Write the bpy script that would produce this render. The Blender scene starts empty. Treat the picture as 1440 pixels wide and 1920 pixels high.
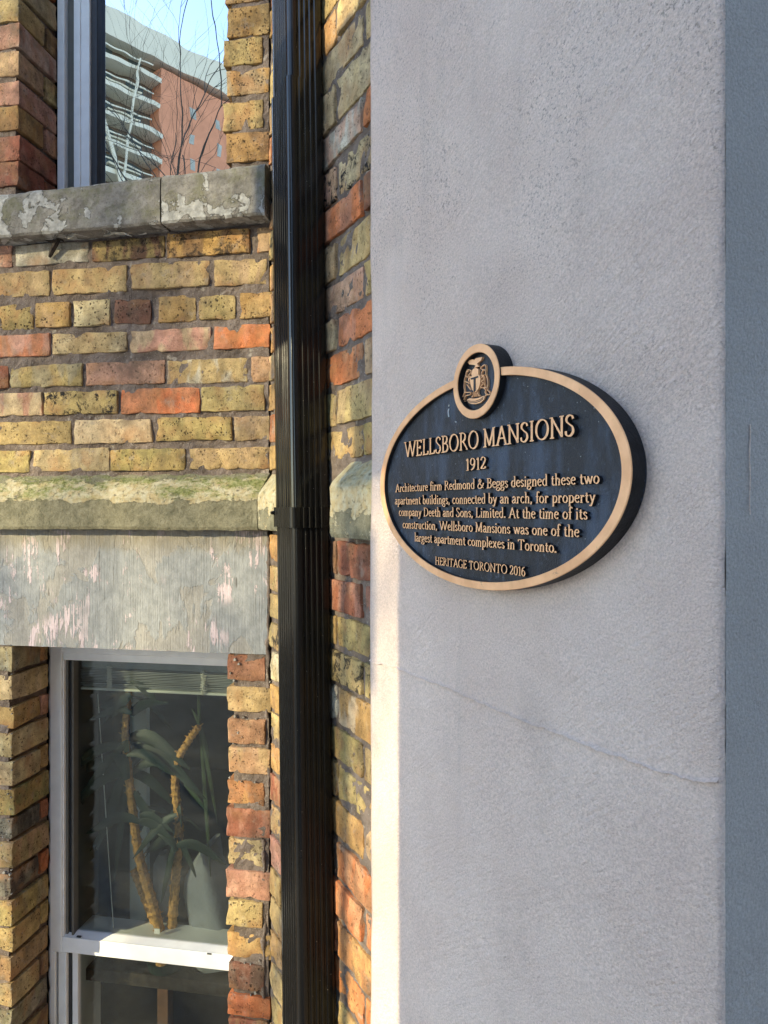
import bpy, bmesh, math, random
from mathutils import Vector, Matrix, noise
import bpy.app

S = bpy.context.scene
col = S.collection
rnd = random.Random(11)
CAMZ = 1.6
F, PX, PY = 1386.67, 720.0, 953.0

# ------------------------------------------------------------------ camera, light, exposure
cam = bpy.data.cameras.new('camera'); co = bpy.data.objects.new('camera', cam); col.objects.link(co)
co.location = (0, 0, CAMZ); co.rotation_euler = (math.radians(90), 0, 0)
cam.sensor_fit = 'AUTO'; cam.sensor_width = 36; cam.lens = 26.0
cam.shift_y = (953 - 960) / 1920
cam.clip_start = 0.02; cam.clip_end = 3000
S.camera = co

SUN_AZ = 54.0      # degrees to the left of straight back
SUN_EL = 20.0
sd = Vector((-math.sin(math.radians(SUN_AZ)) * math.cos(math.radians(SUN_EL)),
             -math.cos(math.radians(SUN_AZ)) * math.cos(math.radians(SUN_EL)), math.sin(math.radians(SUN_EL))))
world = bpy.data.worlds.new("World"); S.world = world; world.use_nodes = True
wn = world.node_tree
sky = wn.nodes.new('ShaderNodeTexSky'); sky.sky_type = 'NISHITA'; sky.sun_disc = False
sky.sun_elevation = math.radians(SUN_EL); sky.sun_rotation = math.atan2(sd.x, sd.y)
sky.air_density = 1.0; sky.dust_density = 0.15; sky.ozone_density = 1.5
bg = wn.nodes['Background']; bg.inputs['Strength'].default_value = 0.15
wn.links.new(sky.outputs[0], bg.inputs[0])
sl = bpy.data.lights.new('sun', 'SUN'); sl.energy = 2.0; sl.angle = math.radians(0.5); sl.color = (1.0, 0.86, 0.53)
so = bpy.data.objects.new('sun', sl); col.objects.link(so)
so.rotation_euler = sd.to_track_quat('Z', 'Y').to_euler(); so.location = (-10, -10, 10)
S.view_settings.view_transform = 'Standard'; S.view_settings.look = 'None'
S.view_settings.exposure = 2.06; S.view_settings.gamma = 1; S.view_settings.use_curve_mapping = False
S.render.engine = 'CYCLES'
S.cycles.max_bounces = 8; S.cycles.transparent_max_bounces = 16
S.cycles.caustics_reflective = False; S.cycles.caustics_refractive = False

# ------------------------------------------------------------------ frames and builders
class Frame:
    """A vertical wall plane: local x along the wall, y into the wall, z up (world height)."""
    def __init__(s, o, deg):
        s.a = math.radians(deg); s.o = Vector((o[0], o[1]))
        s.X = Vector((math.cos(s.a), math.sin(s.a))); s.Y = Vector((-math.sin(s.a), math.cos(s.a)))
    def L(s, px, py, y=0.0):
        r = Vector(((px - PX) / F, 1.0)); P = s.o + s.Y * y
        t = P.dot(s.Y) / r.dot(s.Y); p = r * t - s.o
        return p.dot(s.X), CAMZ + t * (PY - py) / F
    def x(s, px, y=0.0): return s.L(px, PY, y)[0]
    def z(s, px, py, y=0.0): return s.L(px, py, y)[1]
    def world(s, x, y, z):
        p = s.o + s.X * x + s.Y * y
        return Vector((p.x, p.y, z))
C = ((505 - PX) / F * 1.7, 1.7)
W = Frame(C, -10.0)        # bay wall with the windows
R = Frame(C, -63.4)        # angled return wall and stucco pier

def mesh(name, verts, faces, smooth=False):
    m = bpy.data.meshes.new(name); m.from_pydata([tuple(v) for v in verts], [], faces); m.update()
    if smooth:
        for p in m.polygons: p.use_smooth = True
    return m
def obj(name, m, mat=None, parent=None, loc=(0, 0, 0), rot=None):
    o = bpy.data.objects.new(name, m); col.objects.link(o)
    if mat is not None and not m.materials: m.materials.append(mat)
    if parent is not None: o.parent = parent
    o.location = loc
    if rot: o.rotation_euler = rot
    return o
def thing(name, label, cat, frame=None, xyz=(0, 0, 0), rotz=0.0, group=None):
    o = bpy.data.objects.new(name, None); col.objects.link(o); o.empty_display_size = .1
    if frame: o.location = frame.world(*xyz); o.rotation_euler = (0, 0, frame.a)
    else: o.location = xyz; o.rotation_euler = (0, 0, rotz)
    o['label'] = label; o['category'] = cat
    if group: o['group'] = group
    return o
def tag(o, label, cat):
    o['label'] = label; o['category'] = cat; return o

class MB:
    def __init__(s): s.v = []; s.f = []
    def add(s, v, f):
        k = len(s.v); s.v += [tuple(q) for q in v]; s.f += [[i + k for i in q] for q in f]
    def box(s, x0, x1, y0, y1, z0, z1):
        s.add([(x0, y0, z0), (x1, y0, z0), (x1, y1, z0), (x0, y1, z0), (x0, y0, z1), (x1, y0, z1), (x1, y1, z1), (x0, y1, z1)],
              [(0, 3, 2, 1), (4, 5, 6, 7), (0, 1, 5, 4), (1, 2, 6, 5), (2, 3, 7, 6), (3, 0, 4, 7)])
    def bbox(s, x0, x1, y0, y1, z0, z1, r=.002):
        """box with chamfered edges"""
        v, f = rounded((x1 - x0) / 2, (y1 - y0) / 2, (z1 - z0) / 2, r, 0, 0, 0, None)
        c = ((x0 + x1) / 2, (y0 + y1) / 2, (z0 + z1) / 2)
        s.add([(a + c[0], b + c[1], d + c[2]) for a, b, d in v], f)
    def tube(s, pts, rad, n=6, cap=True):
        pts = [Vector(p) for p in pts]; k = len(s.v)
        if not isinstance(rad, (list, tuple)): rad = [rad] * len(pts)
        up = Vector((.31, .17, .93))
        for i, p in enumerate(pts):
            d = (pts[min(i + 1, len(pts) - 1)] - pts[max(i - 1, 0)]).normalized()
            a = d.cross(up)
            if a.length < 1e-3: a = d.cross(Vector((1, 0, 0)))
            a.normalize(); b = d.cross(a)
            for j in range(n):
                t = 2 * math.pi * j / n
                s.v.append(tuple(p + (a * math.cos(t) + b * math.sin(t)) * rad[i]))
        for i in range(len(pts) - 1):
            for j in range(n):
                j2 = (j + 1) % n
                s.f.append([k + i * n + j, k + i * n + j2, k + (i + 1) * n + j2, k + (i + 1) * n + j])
        if cap:
            s.f.append([k + j for j in range(n)]); s.f.append([k + (len(pts) - 1) * n + j for j in reversed(range(n))])
    def build(s, name, mat, parent=None, smooth=False, loc=(0, 0, 0)):
        return obj(name, mesh(name, s.v, s.f, smooth), mat, parent, loc)

def rounded(hx, hy, hz, r, nx, ny, nz, jit, back=True):
    """box of half sizes with rounded edges and nx,ny,nz extra cuts; jit(p)->offset"""
    def axis(h, n):
        q = [-h, -h + r] + [-h + r + (2 * h - 2 * r) * (i + 1) / (n + 1) for i in range(n)] + [h - r, h]
        return q
    ax, ay, az = axis(hx, nx), axis(hy, ny), axis(hz, nz)
    idx = {}; V = []; Fc = []
    def vid(i, j, k):
        if (i, j, k) not in idx:
            p = Vector((ax[i], ay[j], az[k]))
            inner = Vector((max(-hx + r, min(hx - r, p.x)), max(-hy + r, min(hy - r, p.y)), max(-hz + r, min(hz - r, p.z))))
            d = p - inner
            if d.length > 1e-9: p = inner + d.normalized() * r
            if jit: p = p + jit(p)
            idx[(i, j, k)] = len(V); V.append(tuple(p))
        return idx[(i, j, k)]
    nX, nY, nZ = len(ax) - 1, len(ay) - 1, len(az) - 1
    for i in range(nX):
        for k in range(nZ):
            Fc.append([vid(i, 0, k), vid(i + 1, 0, k), vid(i + 1, 0, k + 1), vid(i, 0, k + 1)])
            if back: Fc.append([vid(i, nY, k), vid(i, nY, k + 1), vid(i + 1, nY, k + 1), vid(i + 1, nY, k)])
    for j in range(nY):
        for k in range(nZ):
            Fc.append([vid(0, j, k), vid(0, j, k + 1), vid(0, j + 1, k + 1), vid(0, j + 1, k)])
            Fc.append([vid(nX, j, k), vid(nX, j + 1, k), vid(nX, j + 1, k + 1), vid(nX, j, k + 1)])
    for i in range(nX):
        for j in range(nY):
            Fc.append([vid(i, j, 0), vid(i, j + 1, 0), vid(i + 1, j + 1, 0), vid(i + 1, j, 0)])
            Fc.append([vid(i, j, nZ), vid(i + 1, j, nZ), vid(i + 1, j + 1, nZ), vid(i, j + 1, nZ)])
    return V, Fc

def nz3(p, s, seed): return noise.noise_vector(Vector(p) * s + Vector((seed * 7.13, seed * 3.7, -seed * 5.1)))
def nz1(p, s, seed): return noise.noise(Vector(p) * s + Vector((seed * 7.13, seed * 3.7, -seed * 5.1)))

# ------------------------------------------------------------------ materials
class NT:
    def __init__(s, name):
        s.m = bpy.data.materials.new(name); s.m.use_nodes = True; s.t = s.m.node_tree
        s.b = s.t.nodes['Principled BSDF']; s.out = s.t.nodes['Material Output']
    def n(s, typ, **kw):
        q = s.t.nodes.new('ShaderNode' + typ)
        for k, v in kw.items():
            if k in q.inputs: s.set(q.inputs[k], v)
            else: setattr(q, k, v)
        return q
    def set(s, inp, v):
        if hasattr(v, 'is_output'): s.t.links.new(v, inp)
        elif isinstance(v, tuple) and len(v) == 3 and inp.type == 'RGBA': inp.default_value = (*v, 1)
        else: inp.default_value = v
    def coord(s, scale=(1, 1, 1), rand=True, loc=(0, 0, 0)):
        tc = s.n('TexCoord')
        mp = s.n('Mapping'); s.t.links.new(tc.outputs['Object'], mp.inputs['Vector'])
        mp.inputs['Scale'].default_value = scale; mp.inputs['Location'].default_value = loc
        if rand:
            oi = s.n('ObjectInfo'); v = s.n('VectorMath', operation='SCALE')
            v.inputs[0].default_value = (37.3, 51.7, 23.9); s.t.links.new(oi.outputs['Random'], v.inputs['Scale'])
            a = s.n('VectorMath', operation='ADD'); s.t.links.new(mp.outputs[0], a.inputs[0]); s.t.links.new(v.outputs[0], a.inputs[1])
            return a.outputs[0]
        return mp.outputs[0]
    def noise(s, vec, scale, detail=4, rough=.55, dist=0.0):
        q = s.n('TexNoise', Vector=vec, Scale=scale, Detail=detail, Roughness=rough, Distortion=dist); return q.outputs['Fac']
    def vor(s, vec, scale, out='Distance', rand=1.0):
        q = s.n('TexVoronoi', Vector=vec, Scale=scale, Randomness=rand); return q.outputs[out]
    def ramp(s, fac, a, b, va=0.0, vb=1.0):
        q = s.n('MapRange', interpolation_type='SMOOTHSTEP'); s.set(q.inputs[0], fac)
        for i, v in ((1, a), (2, b), (3, va), (4, vb)): q.inputs[i].default_value = v
        return q.outputs[0]
    def math(s, op, a, b=0.0):
        q = s.n('Math', operation=op); s.set(q.inputs[0], a); s.set(q.inputs[1], b); return q.outputs[0]
    def mix(s, fac, a, b, typ='MIX'):
        q = s.n('Mix', data_type='RGBA', blend_type=typ); s.set(q.inputs[0], fac); s.set(q.inputs[6], a); s.set(q.inputs[7], b)
        return q.outputs[2]
    def bump(s, h, dist, strength=1.0, normal=None):
        q = s.n('Bump', Height=h, Distance=dist, Strength=strength)
        if normal is not None: s.t.links.new(normal, q.inputs['Normal'])
        return q.outputs[0]
    def done(s, color=None, rough=.8, normal=None, spec=.3, metal=0.0):
        if color is not None: s.set(s.b.inputs['Base Color'], color)
        s.set(s.b.inputs['Roughness'], rough); s.b.inputs['Metallic'].default_value = metal
        s.b.inputs['Specular IOR Level'].default_value = spec
        if normal is not None: s.t.links.new(normal, s.b.inputs['Normal'])
        return s.m

def plain(name, c, rough=.7, spec=.3, var=.12, scale=30, bump=.0008, metal=0.0):
    t = NT(name); v = t.coord()
    n = t.noise(v, scale, 6)
    f = t.ramp(n, .25, .75, 1 - var, 1 + var)
    cc = t.mix(1.0, c, t.n('CombineColor', Red=f, Green=f, Blue=f).outputs[0], 'MULTIPLY')
    return t.done(cc, rough, t.bump(t.noise(v, scale * 6, 4), bump), spec, metal)

def brick_material():
    t = NT('brick_clay'); v = t.coord(rand=True)
    oi = t.n('ObjectInfo'); base = oi.outputs['Color']
    pa = t.n('Attribute', attribute_type='OBJECT', attribute_name='patch').outputs['Color']
    pm = t.n('Attribute', attribute_type='OBJECT', attribute_name='patch_amount').outputs['Fac']
    pt = t.n('Attribute', attribute_type='OBJECT', attribute_name='pits').outputs['Fac']
    so_ = t.n('Attribute', attribute_type='OBJECT', attribute_name='soot').outputs['Fac']
    vs = t.n('VectorMath', operation='MULTIPLY'); t.t.links.new(v, vs.inputs[0]); vs.inputs[1].default_value = (1.0, 1.0, .35)
    band = t.noise(vs.outputs[0], 24, 3, .5, .4)
    c = t.mix(t.math('MULTIPLY', t.ramp(band, .44, .56), pm), base, pa)
    n2 = t.noise(v, 26, 8, .65)
    f = t.ramp(n2, .25, .75, .55, 1.35)
    c = t.mix(1.0, c, t.n('CombineColor', Red=f, Green=t.math('MULTIPLY', f, .99), Blue=f).outputs[0], 'MULTIPLY')
    # grain of tiny dark and light specks
    n3 = t.noise(v, 420, 2, .6)
    c = t.mix(t.ramp(n3, .57, .72, 0, .62), c, (.10, .065, .035))
    c = t.mix(t.ramp(n3, .36, .26, 0, .35), c, (.66, .55, .38))
    # warm blush
    c = t.mix(t.ramp(t.noise(v, 14, 4), .48, .70, 0, .55), c, (.38, .19, .085))
    # rain and soot stains that run across the courses
    gp_ = t.n('NewGeometry').outputs['Position']
    vst = t.n('VectorMath', operation='MULTIPLY'); t.t.links.new(gp_, vst.inputs[0]); vst.inputs[1].default_value = (1, 1, .45)
    stn = t.noise(vst.outputs[0], 7, 7, .72)
    c = t.mix(t.ramp(stn, .50, .68, 0, .48), c, (.085, .068, .05))
    c = t.mix(t.ramp(t.noise(gp_, 23, 6, .7), .56, .70, 0, .5), c, (.30, .26, .215))
    # grime
    g = t.noise(v, 15, 7, .7)
    c = t.mix(t.ramp(g, .52, .74, 0, .7), c, (.13, .095, .065))
    # soot burns
    sm = t.math('MULTIPLY', t.ramp(t.noise(v, 42, 6, .7, .6), .50, .60), so_)
    c = t.mix(sm, c, (.022, .02, .02))
    # pits
    d1 = t.vor(v, 95); d2 = t.vor(v, 210)
    m1 = t.math('MULTIPLY', t.ramp(d1, .30, .16), t.ramp(t.noise(v, 45, 2), .46, .58))
    m2 = t.math('MULTIPLY', t.ramp(d2, .36, .2), t.ramp(t.noise(v, 70, 2), .50, .62))
    pits = t.math('MULTIPLY', t.math('MAXIMUM', m1, m2), pt)
    c = t.mix(t.math('MULTIPLY', pits, .9), c, (.035, .025, .018))
    # mortar smear round patches
    sx = t.noise(v, 17, 5, .7, .8)
    c = t.mix(t.ramp(sx, .63, .72, 0, .65), c, (.34, .29, .24))
    h = t.math('ADD', t.math('MULTIPLY', t.noise(v, 190, 6, .75), .95), t.math('MULTIPLY', n2, .9))
    h = t.math('SUBTRACT', h, t.math('MULTIPLY', pits, 1.3))
    return t.done(c, .9, t.bump(h, .0028, .9), .15)

def mortar_material():
    t = NT('mortar'); v = t.coord(rand=False)
    n = t.noise(v, 14, 8, .7); n2 = t.noise(v, 90, 6, .75)
    c = t.mix(t.ramp(n, .3, .7), (.12, .095, .08), (.27, .215, .185))
    c = t.mix(t.ramp(n2, .56, .72, 0, .55), c, (.055, .045, .04))
    c = t.mix(t.ramp(t.noise(v, 30, 4), .62, .72, 0, .7), c, (.47, .42, .36))
    c = t.mix(t.ramp(t.vor(v, 150), .2, .1, 0, .35), c, (.62, .58, .52))
    h = t.math('ADD', t.noise(v, 130, 6, .75), t.math('MULTIPLY', n2, .6))
    h = t.math('ADD', h, t.math('MULTIPLY', t.noise(v, 420, 3, .7), .6))
    return t.done(c, .95, t.bump(h, .005, 1.0), .08)

def sill_material():
    t = NT('weathered_sill'); v = t.coord(rand=False)
    z = t.n('SeparateXYZ', Vector=v).outputs['Z']
    n = t.noise(v, 30, 8, .7)
    c = t.mix(t.ramp(n, .3, .7), (.125, .115, .102), (.27, .25, .225))
    c = t.mix(t.ramp(t.noise(v, 300, 3, .6), .55, .7, 0, .6), c, (.05, .045, .04))
    gm = t.math('MULTIPLY', t.ramp(t.noise(v, 19, 7, .7), .44, .62), t.ramp(z, .008, .045))
    c = t.mix(t.math('MULTIPLY', gm, .5), c, (.13, .13, .06))
    fl = t.math('ADD', t.noise(v, 17, 6, .6, .35), t.math('MULTIPLY', t.ramp(t.noise(v, 3.1, 2), .45, .6), .07))
    fl = t.math('ADD', fl, t.ramp(z, .045, .0, 0, .035))
    m = t.ramp(fl, .60, .612)
    c2 = t.mix(t.ramp(t.noise(v, 60, 5), .35, .7), (.24, .235, .22), (.40, .39, .37))
    c = t.mix(m, c, c2)
    edge = t.math('MULTIPLY', t.ramp(fl, .585, .60), t.math('SUBTRACT', 1.0, m))
    c = t.mix(t.math('MULTIPLY', edge, .6), c, (.04, .035, .03))
    h = t.math('ADD', t.math('MULTIPLY', m, .8), t.math('MULTIPLY', t.noise(v, 140, 6, .7), .8))
    return t.done(c, .92, t.bump(h, .0028, 1.0), .15)

def ledge_material(name='weathered_ledge', extra=0.0, mossy=.85):
    t = NT(name); v = t.coord(rand=False)
    z = t.n('SeparateXYZ', Vector=v).outputs['Z']        # 0 at the foot of the stone
    n = t.noise(v, 32, 8, .75)
    c = t.mix(t.ramp(n, .3, .7), (.115, .11, .075), (.255, .235, .165))
    c = t.mix(t.ramp(t.noise(v, 330, 3, .6), .53, .7, 0, .55), c, (.045, .045, .035))
    vx = t.n('VectorMath', operation='MULTIPLY'); t.t.links.new(v, vx.inputs[0]); vx.inputs[1].default_value = (.45, 1, 1)
    e = t.math('ADD', t.noise(vx.outputs[0], 38, 7, .7), t.math('MULTIPLY', t.ramp(z, .052, .078), .30))
    e = t.math('SUBTRACT', e, t.math('MULTIPLY', t.ramp(z, .105, .128), .22))
    e = t.math('SUBTRACT', e, t.math('MULTIPLY', t.ramp(z, .055, .03), .2))
    e = t.math('ADD', e, extra)
    m = t.math('MULTIPLY', t.ramp(e, .655, .68), t.ramp(t.noise(v, 90, 6, .75), .30, .46))
    paint = t.mix(t.ramp(t.noise(v, 60, 5), .35, .65), (.37, .30, .175), (.42, .385, .28))
    c = t.mix(m, c, paint)
    moss = t.math('MULTIPLY', t.ramp(t.noise(vx.outputs[0], 24, 8, .8), .44, .58), t.math('MULTIPLY', t.ramp(z, .066, .085), t.ramp(z, .145, .115)))
    c = t.mix(t.math('MULTIPLY', moss, mossy), c, t.mix(t.ramp(t.noise(v, 200, 4), .4, .6), (.10, .13, .025), (.20, .21, .085)))
    h = t.math('ADD', t.math('MULTIPLY', m, .5), t.noise(v, 150, 6, .75))
    return t.done(c, .93, t.bump(h, .0035, 1.0), .12)

def lintel_material():
    t = NT('peeling_tooled_stone'); v = t.coord(rand=False)
    z = t.n('SeparateXYZ', Vector=v).outputs['Z']
    vx = t.n('VectorMath', operation='MULTIPLY'); t.t.links.new(v, vx.inputs[0]); vx.inputs[1].default_value = (1, 1, .45)
    vg = t.n('VectorMath', operation='MULTIPLY'); t.t.links.new(v, vg.inputs[0]); vg.inputs[1].default_value = (1, 1, .03)
    gro = t.noise(vg.outputs[0], 340, 1.0, .4)
    base = t.mix(t.ramp(t.noise(v, 22, 6, .65), .35, .65), (.235, .228, .218), (.31, .30, .285))
    blue = t.mix(t.ramp(t.noise(v, 40, 5), .3, .7), (.21, .22, .23), (.285, .295, .305))
    fb = t.math('ADD', t.noise(vx.outputs[0], 9, 7, .62, .6), t.math('MULTIPLY', t.ramp(z, .01, .09), .10))
    fb = t.math('SUBTRACT', fb, t.math('MULTIPLY', t.ramp(z, .20, .26), .14))
    mb = t.ramp(fb, .505, .525)
    c = t.mix(mb, base, blue)
    pk = t.math('ADD', t.noise(vx.outputs[0], 15, 7, .68, .3), t.math('MULTIPLY', t.ramp(gro, .35, .65), .07))
    mp = t.math('MULTIPLY', t.ramp(pk, .60, .615), t.ramp(t.noise(v, 5, 2), .40, .48))
    c = t.mix(mp, c, (.52, .43, .46))
    # stained top under the ledge
    st = t.math('ADD', t.ramp(z, .17, .27, 0, .6), t.math('MULTIPLY', t.noise(vx.outputs[0], 26, 6, .7), .9))
    c = t.mix(t.ramp(st, .80, 1.1, 0, .6), c, (.20, .175, .13))
    c = t.mix(t.ramp(gro, .52, .72, 0, .05), c, (.13, .12, .10))
    cr = t.noise(vg.outputs[0], 60, 3, .5)
    c = t.mix(t.ramp(t.math('MULTIPLY', t.ramp(cr, .64, .68), t.ramp(t.noise(v, 9, 3), .54, .6)), 0, 1, 0, .75), c, (.06, .05, .04))
    h = t.math('ADD', t.math('MULTIPLY', gro, .45), t.math('ADD', t.math('MULTIPLY', mb, .35), t.math('MULTIPLY', mp, .3)))
    h = t.math('ADD', h, t.math('MULTIPLY', t.noise(v, 180, 4), .5))
    return t.done(c, .85, t.bump(h, .0026, 1.0), .2)

def stucco_material(name, c0, c1, pit=1.0, dist=.0022):
    t = NT(name); v = t.coord(rand=False)
    n = t.noise(v, 2.6, 5, .6); n1 = t.noise(v, 9, 5, .6)
    c = t.mix(t.ramp(t.math('ADD', t.math('MULTIPLY', n, .7), t.math('MULTIPLY', n1, .3)), .36, .64), c0, c1)
    z = t.n('SeparateXYZ', Vector=v).outputs['Z']
    # worn dark freckles, more of them in the upper half
    fine = t.noise(v, 270, 4, .7)
    zone = t.math('MULTIPLY', t.ramp(t.noise(v, 4.2, 4, .6), .38, .62), t.ramp(z, 1.55, 1.95, .25, 1.0))
    c = t.mix(t.math('MULTIPLY', t.ramp(fine, .53, .66), t.math('MULTIPLY', zone, .6 * pit)), c, (.11, .105, .10))
    gr = t.ramp(t.noise(v, 420, 3, .7), .3, .7, .84, 1.12)
    c = t.mix(1.0, c, t.n('CombineColor', Red=gr, Green=gr, Blue=gr).outputs[0], 'MULTIPLY')
    vr = t.n('VectorMath', operation='MULTIPLY'); t.t.links.new(v, vr.inputs[0]); vr.inputs[1].default_value = (1, 1, .10)
    c = t.mix(t.ramp(t.noise(vr.outputs[0], 13, 5, .65), .54, .74, 0, .22 * pit), c, (.30, .285, .27))
    sm = t.ramp(t.noise(v, 3.3, 6, .7, .5), .50, .75, 0, .32 * pit)
    c = t.mix(sm, c, (.19, .18, .17))
    vt = t.n('VectorRotate', rotation_type='AXIS_ANGLE'); t.t.links.new(v, vt.inputs['Vector'])
    vt.inputs['Axis'].default_value = (0, 1, 0); vt.inputs['Angle'].default_value = .6
    vq = t.n('VectorMath', operation='MULTIPLY'); t.t.links.new(vt.outputs[0], vq.inputs[0]); vq.inputs[1].default_value = (.22, 1, 1)
    h = t.math('ADD', t.noise(v, 260, 4, .6), t.math('MULTIPLY', t.noise(vq.outputs[0], 170, 4, .6), t.ramp(t.noise(v, 5, 3), .35, .65, .3, 1.6)))
    h = t.math('ADD', h, t.math('MULTIPLY', t.noise(v, 60, 3, .5), .5))
    h = t.math('ADD', h, t.math('MULTIPLY', t.noise(v, 480, 3, .7), .8))
    return t.done(c, .9, t.bump(h, dist * 1.25, 1.0), .12)

def glass_material(name, refl, tint, wav, rough=.0):
    t = NT(name); t.t.nodes.remove(t.b)
    v = t.coord(rand=False)
    nrm = t.bump(t.noise(v, 9, 1, .5), wav, 1.0)
    tr = t.n('BsdfTransparent', Color=tint)
    gl = t.n('BsdfGlossy', Color=(.86, .92, 1.0), Roughness=rough); t.t.links.new(nrm, gl.inputs['Normal'])
    fr = t.n('LayerWeight', Blend=.25).outputs['Fresnel']
    fac = t.math('ADD', t.math('MULTIPLY', fr, 1 - refl), refl)
    mx = t.n('MixShader'); t.set(mx.inputs[0], fac)
    t.t.links.new(tr.outputs[0], mx.inputs[1]); t.t.links.new(gl.outputs[0], mx.inputs[2])
    t.t.links.new(mx.outputs[0], t.out.inputs[0])
    return t.m

def dusty_glass_material():
    t = NT('dusty_glass'); t.t.nodes.remove(t.b)
    v = t.coord(rand=False)
    tr = t.n('BsdfTransparent', Color=(.80, .83, .81)); gl = t.n('BsdfGlossy', Color=(.9, .95, 1.0), Roughness=.02)
    df = t.n('BsdfDiffuse', Color=(.55, .55, .52))
    fr = t.n('LayerWeight', Blend=.22).outputs['Fresnel']
    m1 = t.n('MixShader'); t.set(m1.inputs[0], t.math('ADD', t.math('MULTIPLY', fr, .55), .02))
    t.t.links.new(tr.outputs[0], m1.inputs[1]); t.t.links.new(gl.outputs[0], m1.inputs[2])
    vs = t.n('VectorMath', operation='MULTIPLY'); t.t.links.new(v, vs.inputs[0]); vs.inputs[1].default_value = (.35, 1, 1.2)
    d = t.math('ADD', t.ramp(t.noise(vs.outputs[0], 7, 5, .6, .8), .45, .8, 0.0, .04), t.ramp(t.vor(v, 120), .12, .05, 0, .06))
    d = t.math('ADD', d, .003)
    m2 = t.n('MixShader'); t.set(m2.inputs[0], d)
    t.t.links.new(m1.outputs[0], m2.inputs[1]); t.t.links.new(df.outputs[0], m2.inputs[2])
    t.t.links.new(m2.outputs[0], t.out.inputs[0])
    return t.m

def bronze_dark():
    t = NT('dark_bronze_field'); v = t.coord(rand=False)
    vs = t.n('VectorMath', operation='MULTIPLY'); t.t.links.new(v, vs.inputs[0]); vs.inputs[1].default_value = (1, 1, .3)
    c = t.mix(t.ramp(t.noise(vs.outputs[0], 30, 6, .65), .42, .7), (.010, .012, .020), (.042, .060, .098))
    c = t.mix(t.ramp(t.noise(v, 110, 5, .7), .58, .74, 0, .5), c, (.13, .17, .24))
    c = t.mix(t.ramp(t.vor(v, 90), .07, .03, 0, .6), c, (.5, .52, .55))
    h = t.math('ADD', t.noise(v, 230, 3), t.noise(v, 600, 2))
    return t.done(c, .45, t.bump(h, .0009, .9), .32)
def bronze_bright():
    t = NT('polished_bronze'); v = t.coord(rand=False)
    c = t.mix(t.ramp(t.noise(v, 40, 5), .3, .7), (.68, .345, .165), (.84, .46, .235))
    c = t.mix(t.ramp(t.noise(v, 75, 8, .8), .61, .70, 0, .75), c, (.09, .075, .06))
    return t.done(c, .5, t.bump(t.noise(v, 300, 3), .0003, .6), .5, .12)

M = {}
M['brick'] = brick_material(); M['mortar'] = mortar_material(); M['sill'] = sill_material()
M['ledge'] = ledge_material(); M['ledge_cream'] = ledge_material('cream_painted_ledge', .26, .2); M['lintel'] = lintel_material()
M['stucco'] = stucco_material('pale_stucco', (.625, .495, .435), (.71, .58, .515))
M['stucco_shaded'] = stucco_material('shaded_stucco', (.31, .285, .27), (.36, .335, .32), .3, .0016)  # same stucco made darker: the shade of the side is in its colour
M['vinyl'] = plain('white_vinyl', (.84, .85, .85), .38, .5, .05, 25, .0001)
M['vinyl_grey'] = plain('grey_track', (.13, .125, .11), .5, .4, .1, 25, .0002)
M['vinyl_dark'] = plain('dark_gasket', (.018, .021, .027), .4, .5, .2, 30, .0002)
M['glass_up'] = glass_material('mirrored_pane', .6, (.20, .22, .24), .00022)
M['glass_low'] = dusty_glass_material()
def pipe_material(name, c0, rough, spec):
    t = NT(name); v = t.coord(rand=False)
    c = t.mix(t.ramp(t.vor(v, 70), .055, .02, 0, .7), c0, (.30, .27, .23))
    c = t.mix(t.ramp(t.noise(v, 9, 6, .7), .5, .75, 0, .2), c, (.022, .02, .018))
    vs = t.n('VectorMath', operation='MULTIPLY'); t.t.links.new(v, vs.inputs[0]); vs.inputs[1].default_value = (1, 1, .06)
    r = t.math('ADD', t.ramp(t.noise(vs.outputs[0], 60, 4, .6), .3, .7, -.03, .08), rough)
    return t.done(c, r, t.bump(t.math('ADD', t.noise(v, 11, 3), t.math('MULTIPLY', t.noise(v, 160, 3), .05)), .0012, .5), spec)
M['pipe'] = pipe_material('black_pipe_paint', (.0055, .0050, .0048), .14, .42); M['pipe_dull'] = pipe_material('dull_pipe_paint', (.0055, .0050, .0047), .24, .22)
M['bronze_dark'] = bronze_dark(); M['bronze'] = bronze_bright()
M['bronze_edge'] = plain('black_bronze_edge', (.010, .010, .012), .55, .3, .5, 60, .0006)
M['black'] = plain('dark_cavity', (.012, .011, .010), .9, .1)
M['caulk'] = plain('old_caulk', (.30, .285, .26), .8, .2, .3, 60, .001)
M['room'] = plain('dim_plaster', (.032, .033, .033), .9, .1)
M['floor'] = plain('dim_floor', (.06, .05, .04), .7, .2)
M['blind'] = plain('blind_slat_white', (.34, .36, .38), .5, .3, .1)
M['cord'] = plain('pale_cord', (.75, .74, .68), .8, .2)
M['leaf'] = plain('dark_leaf', (.008, .024, .014), .5, .4, .3, 20)
M['leaf_pale'] = plain('fresh_leaf', (.035, .06, .022), .5, .4, .3, 20)
M['cane'] = plain('dry_cane', (.66, .36, .11), .8, .2, .5, 110, .003)
M['cloth'] = plain('white_plastic_cloth', (.26, .28, .32), .5, .4, .15, 12, .002)
M['board'] = plain('white_board', (.72, .74, .70), .6, .3, .05)
M['concrete'] = plain('pavement_concrete', (.42, .40, .37), .9, .2, .2, 6, .002)
M['asphalt'] = plain('street_asphalt', (.34, .32, .30), .9, .2, .2, 8, .002)
M['bark'] = plain('grey_bark', (.10, .085, .07), .95, .1, .3, 20, .004)
M['steel'] = plain('galvanised_steel', (.35, .36, .37), .4, .5, .1, 20, .0002, .6)
M['shade_block'] = plain('shade_block_stone', (.32, .28, .24), .9, .2, .2, 12, .002)
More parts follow.
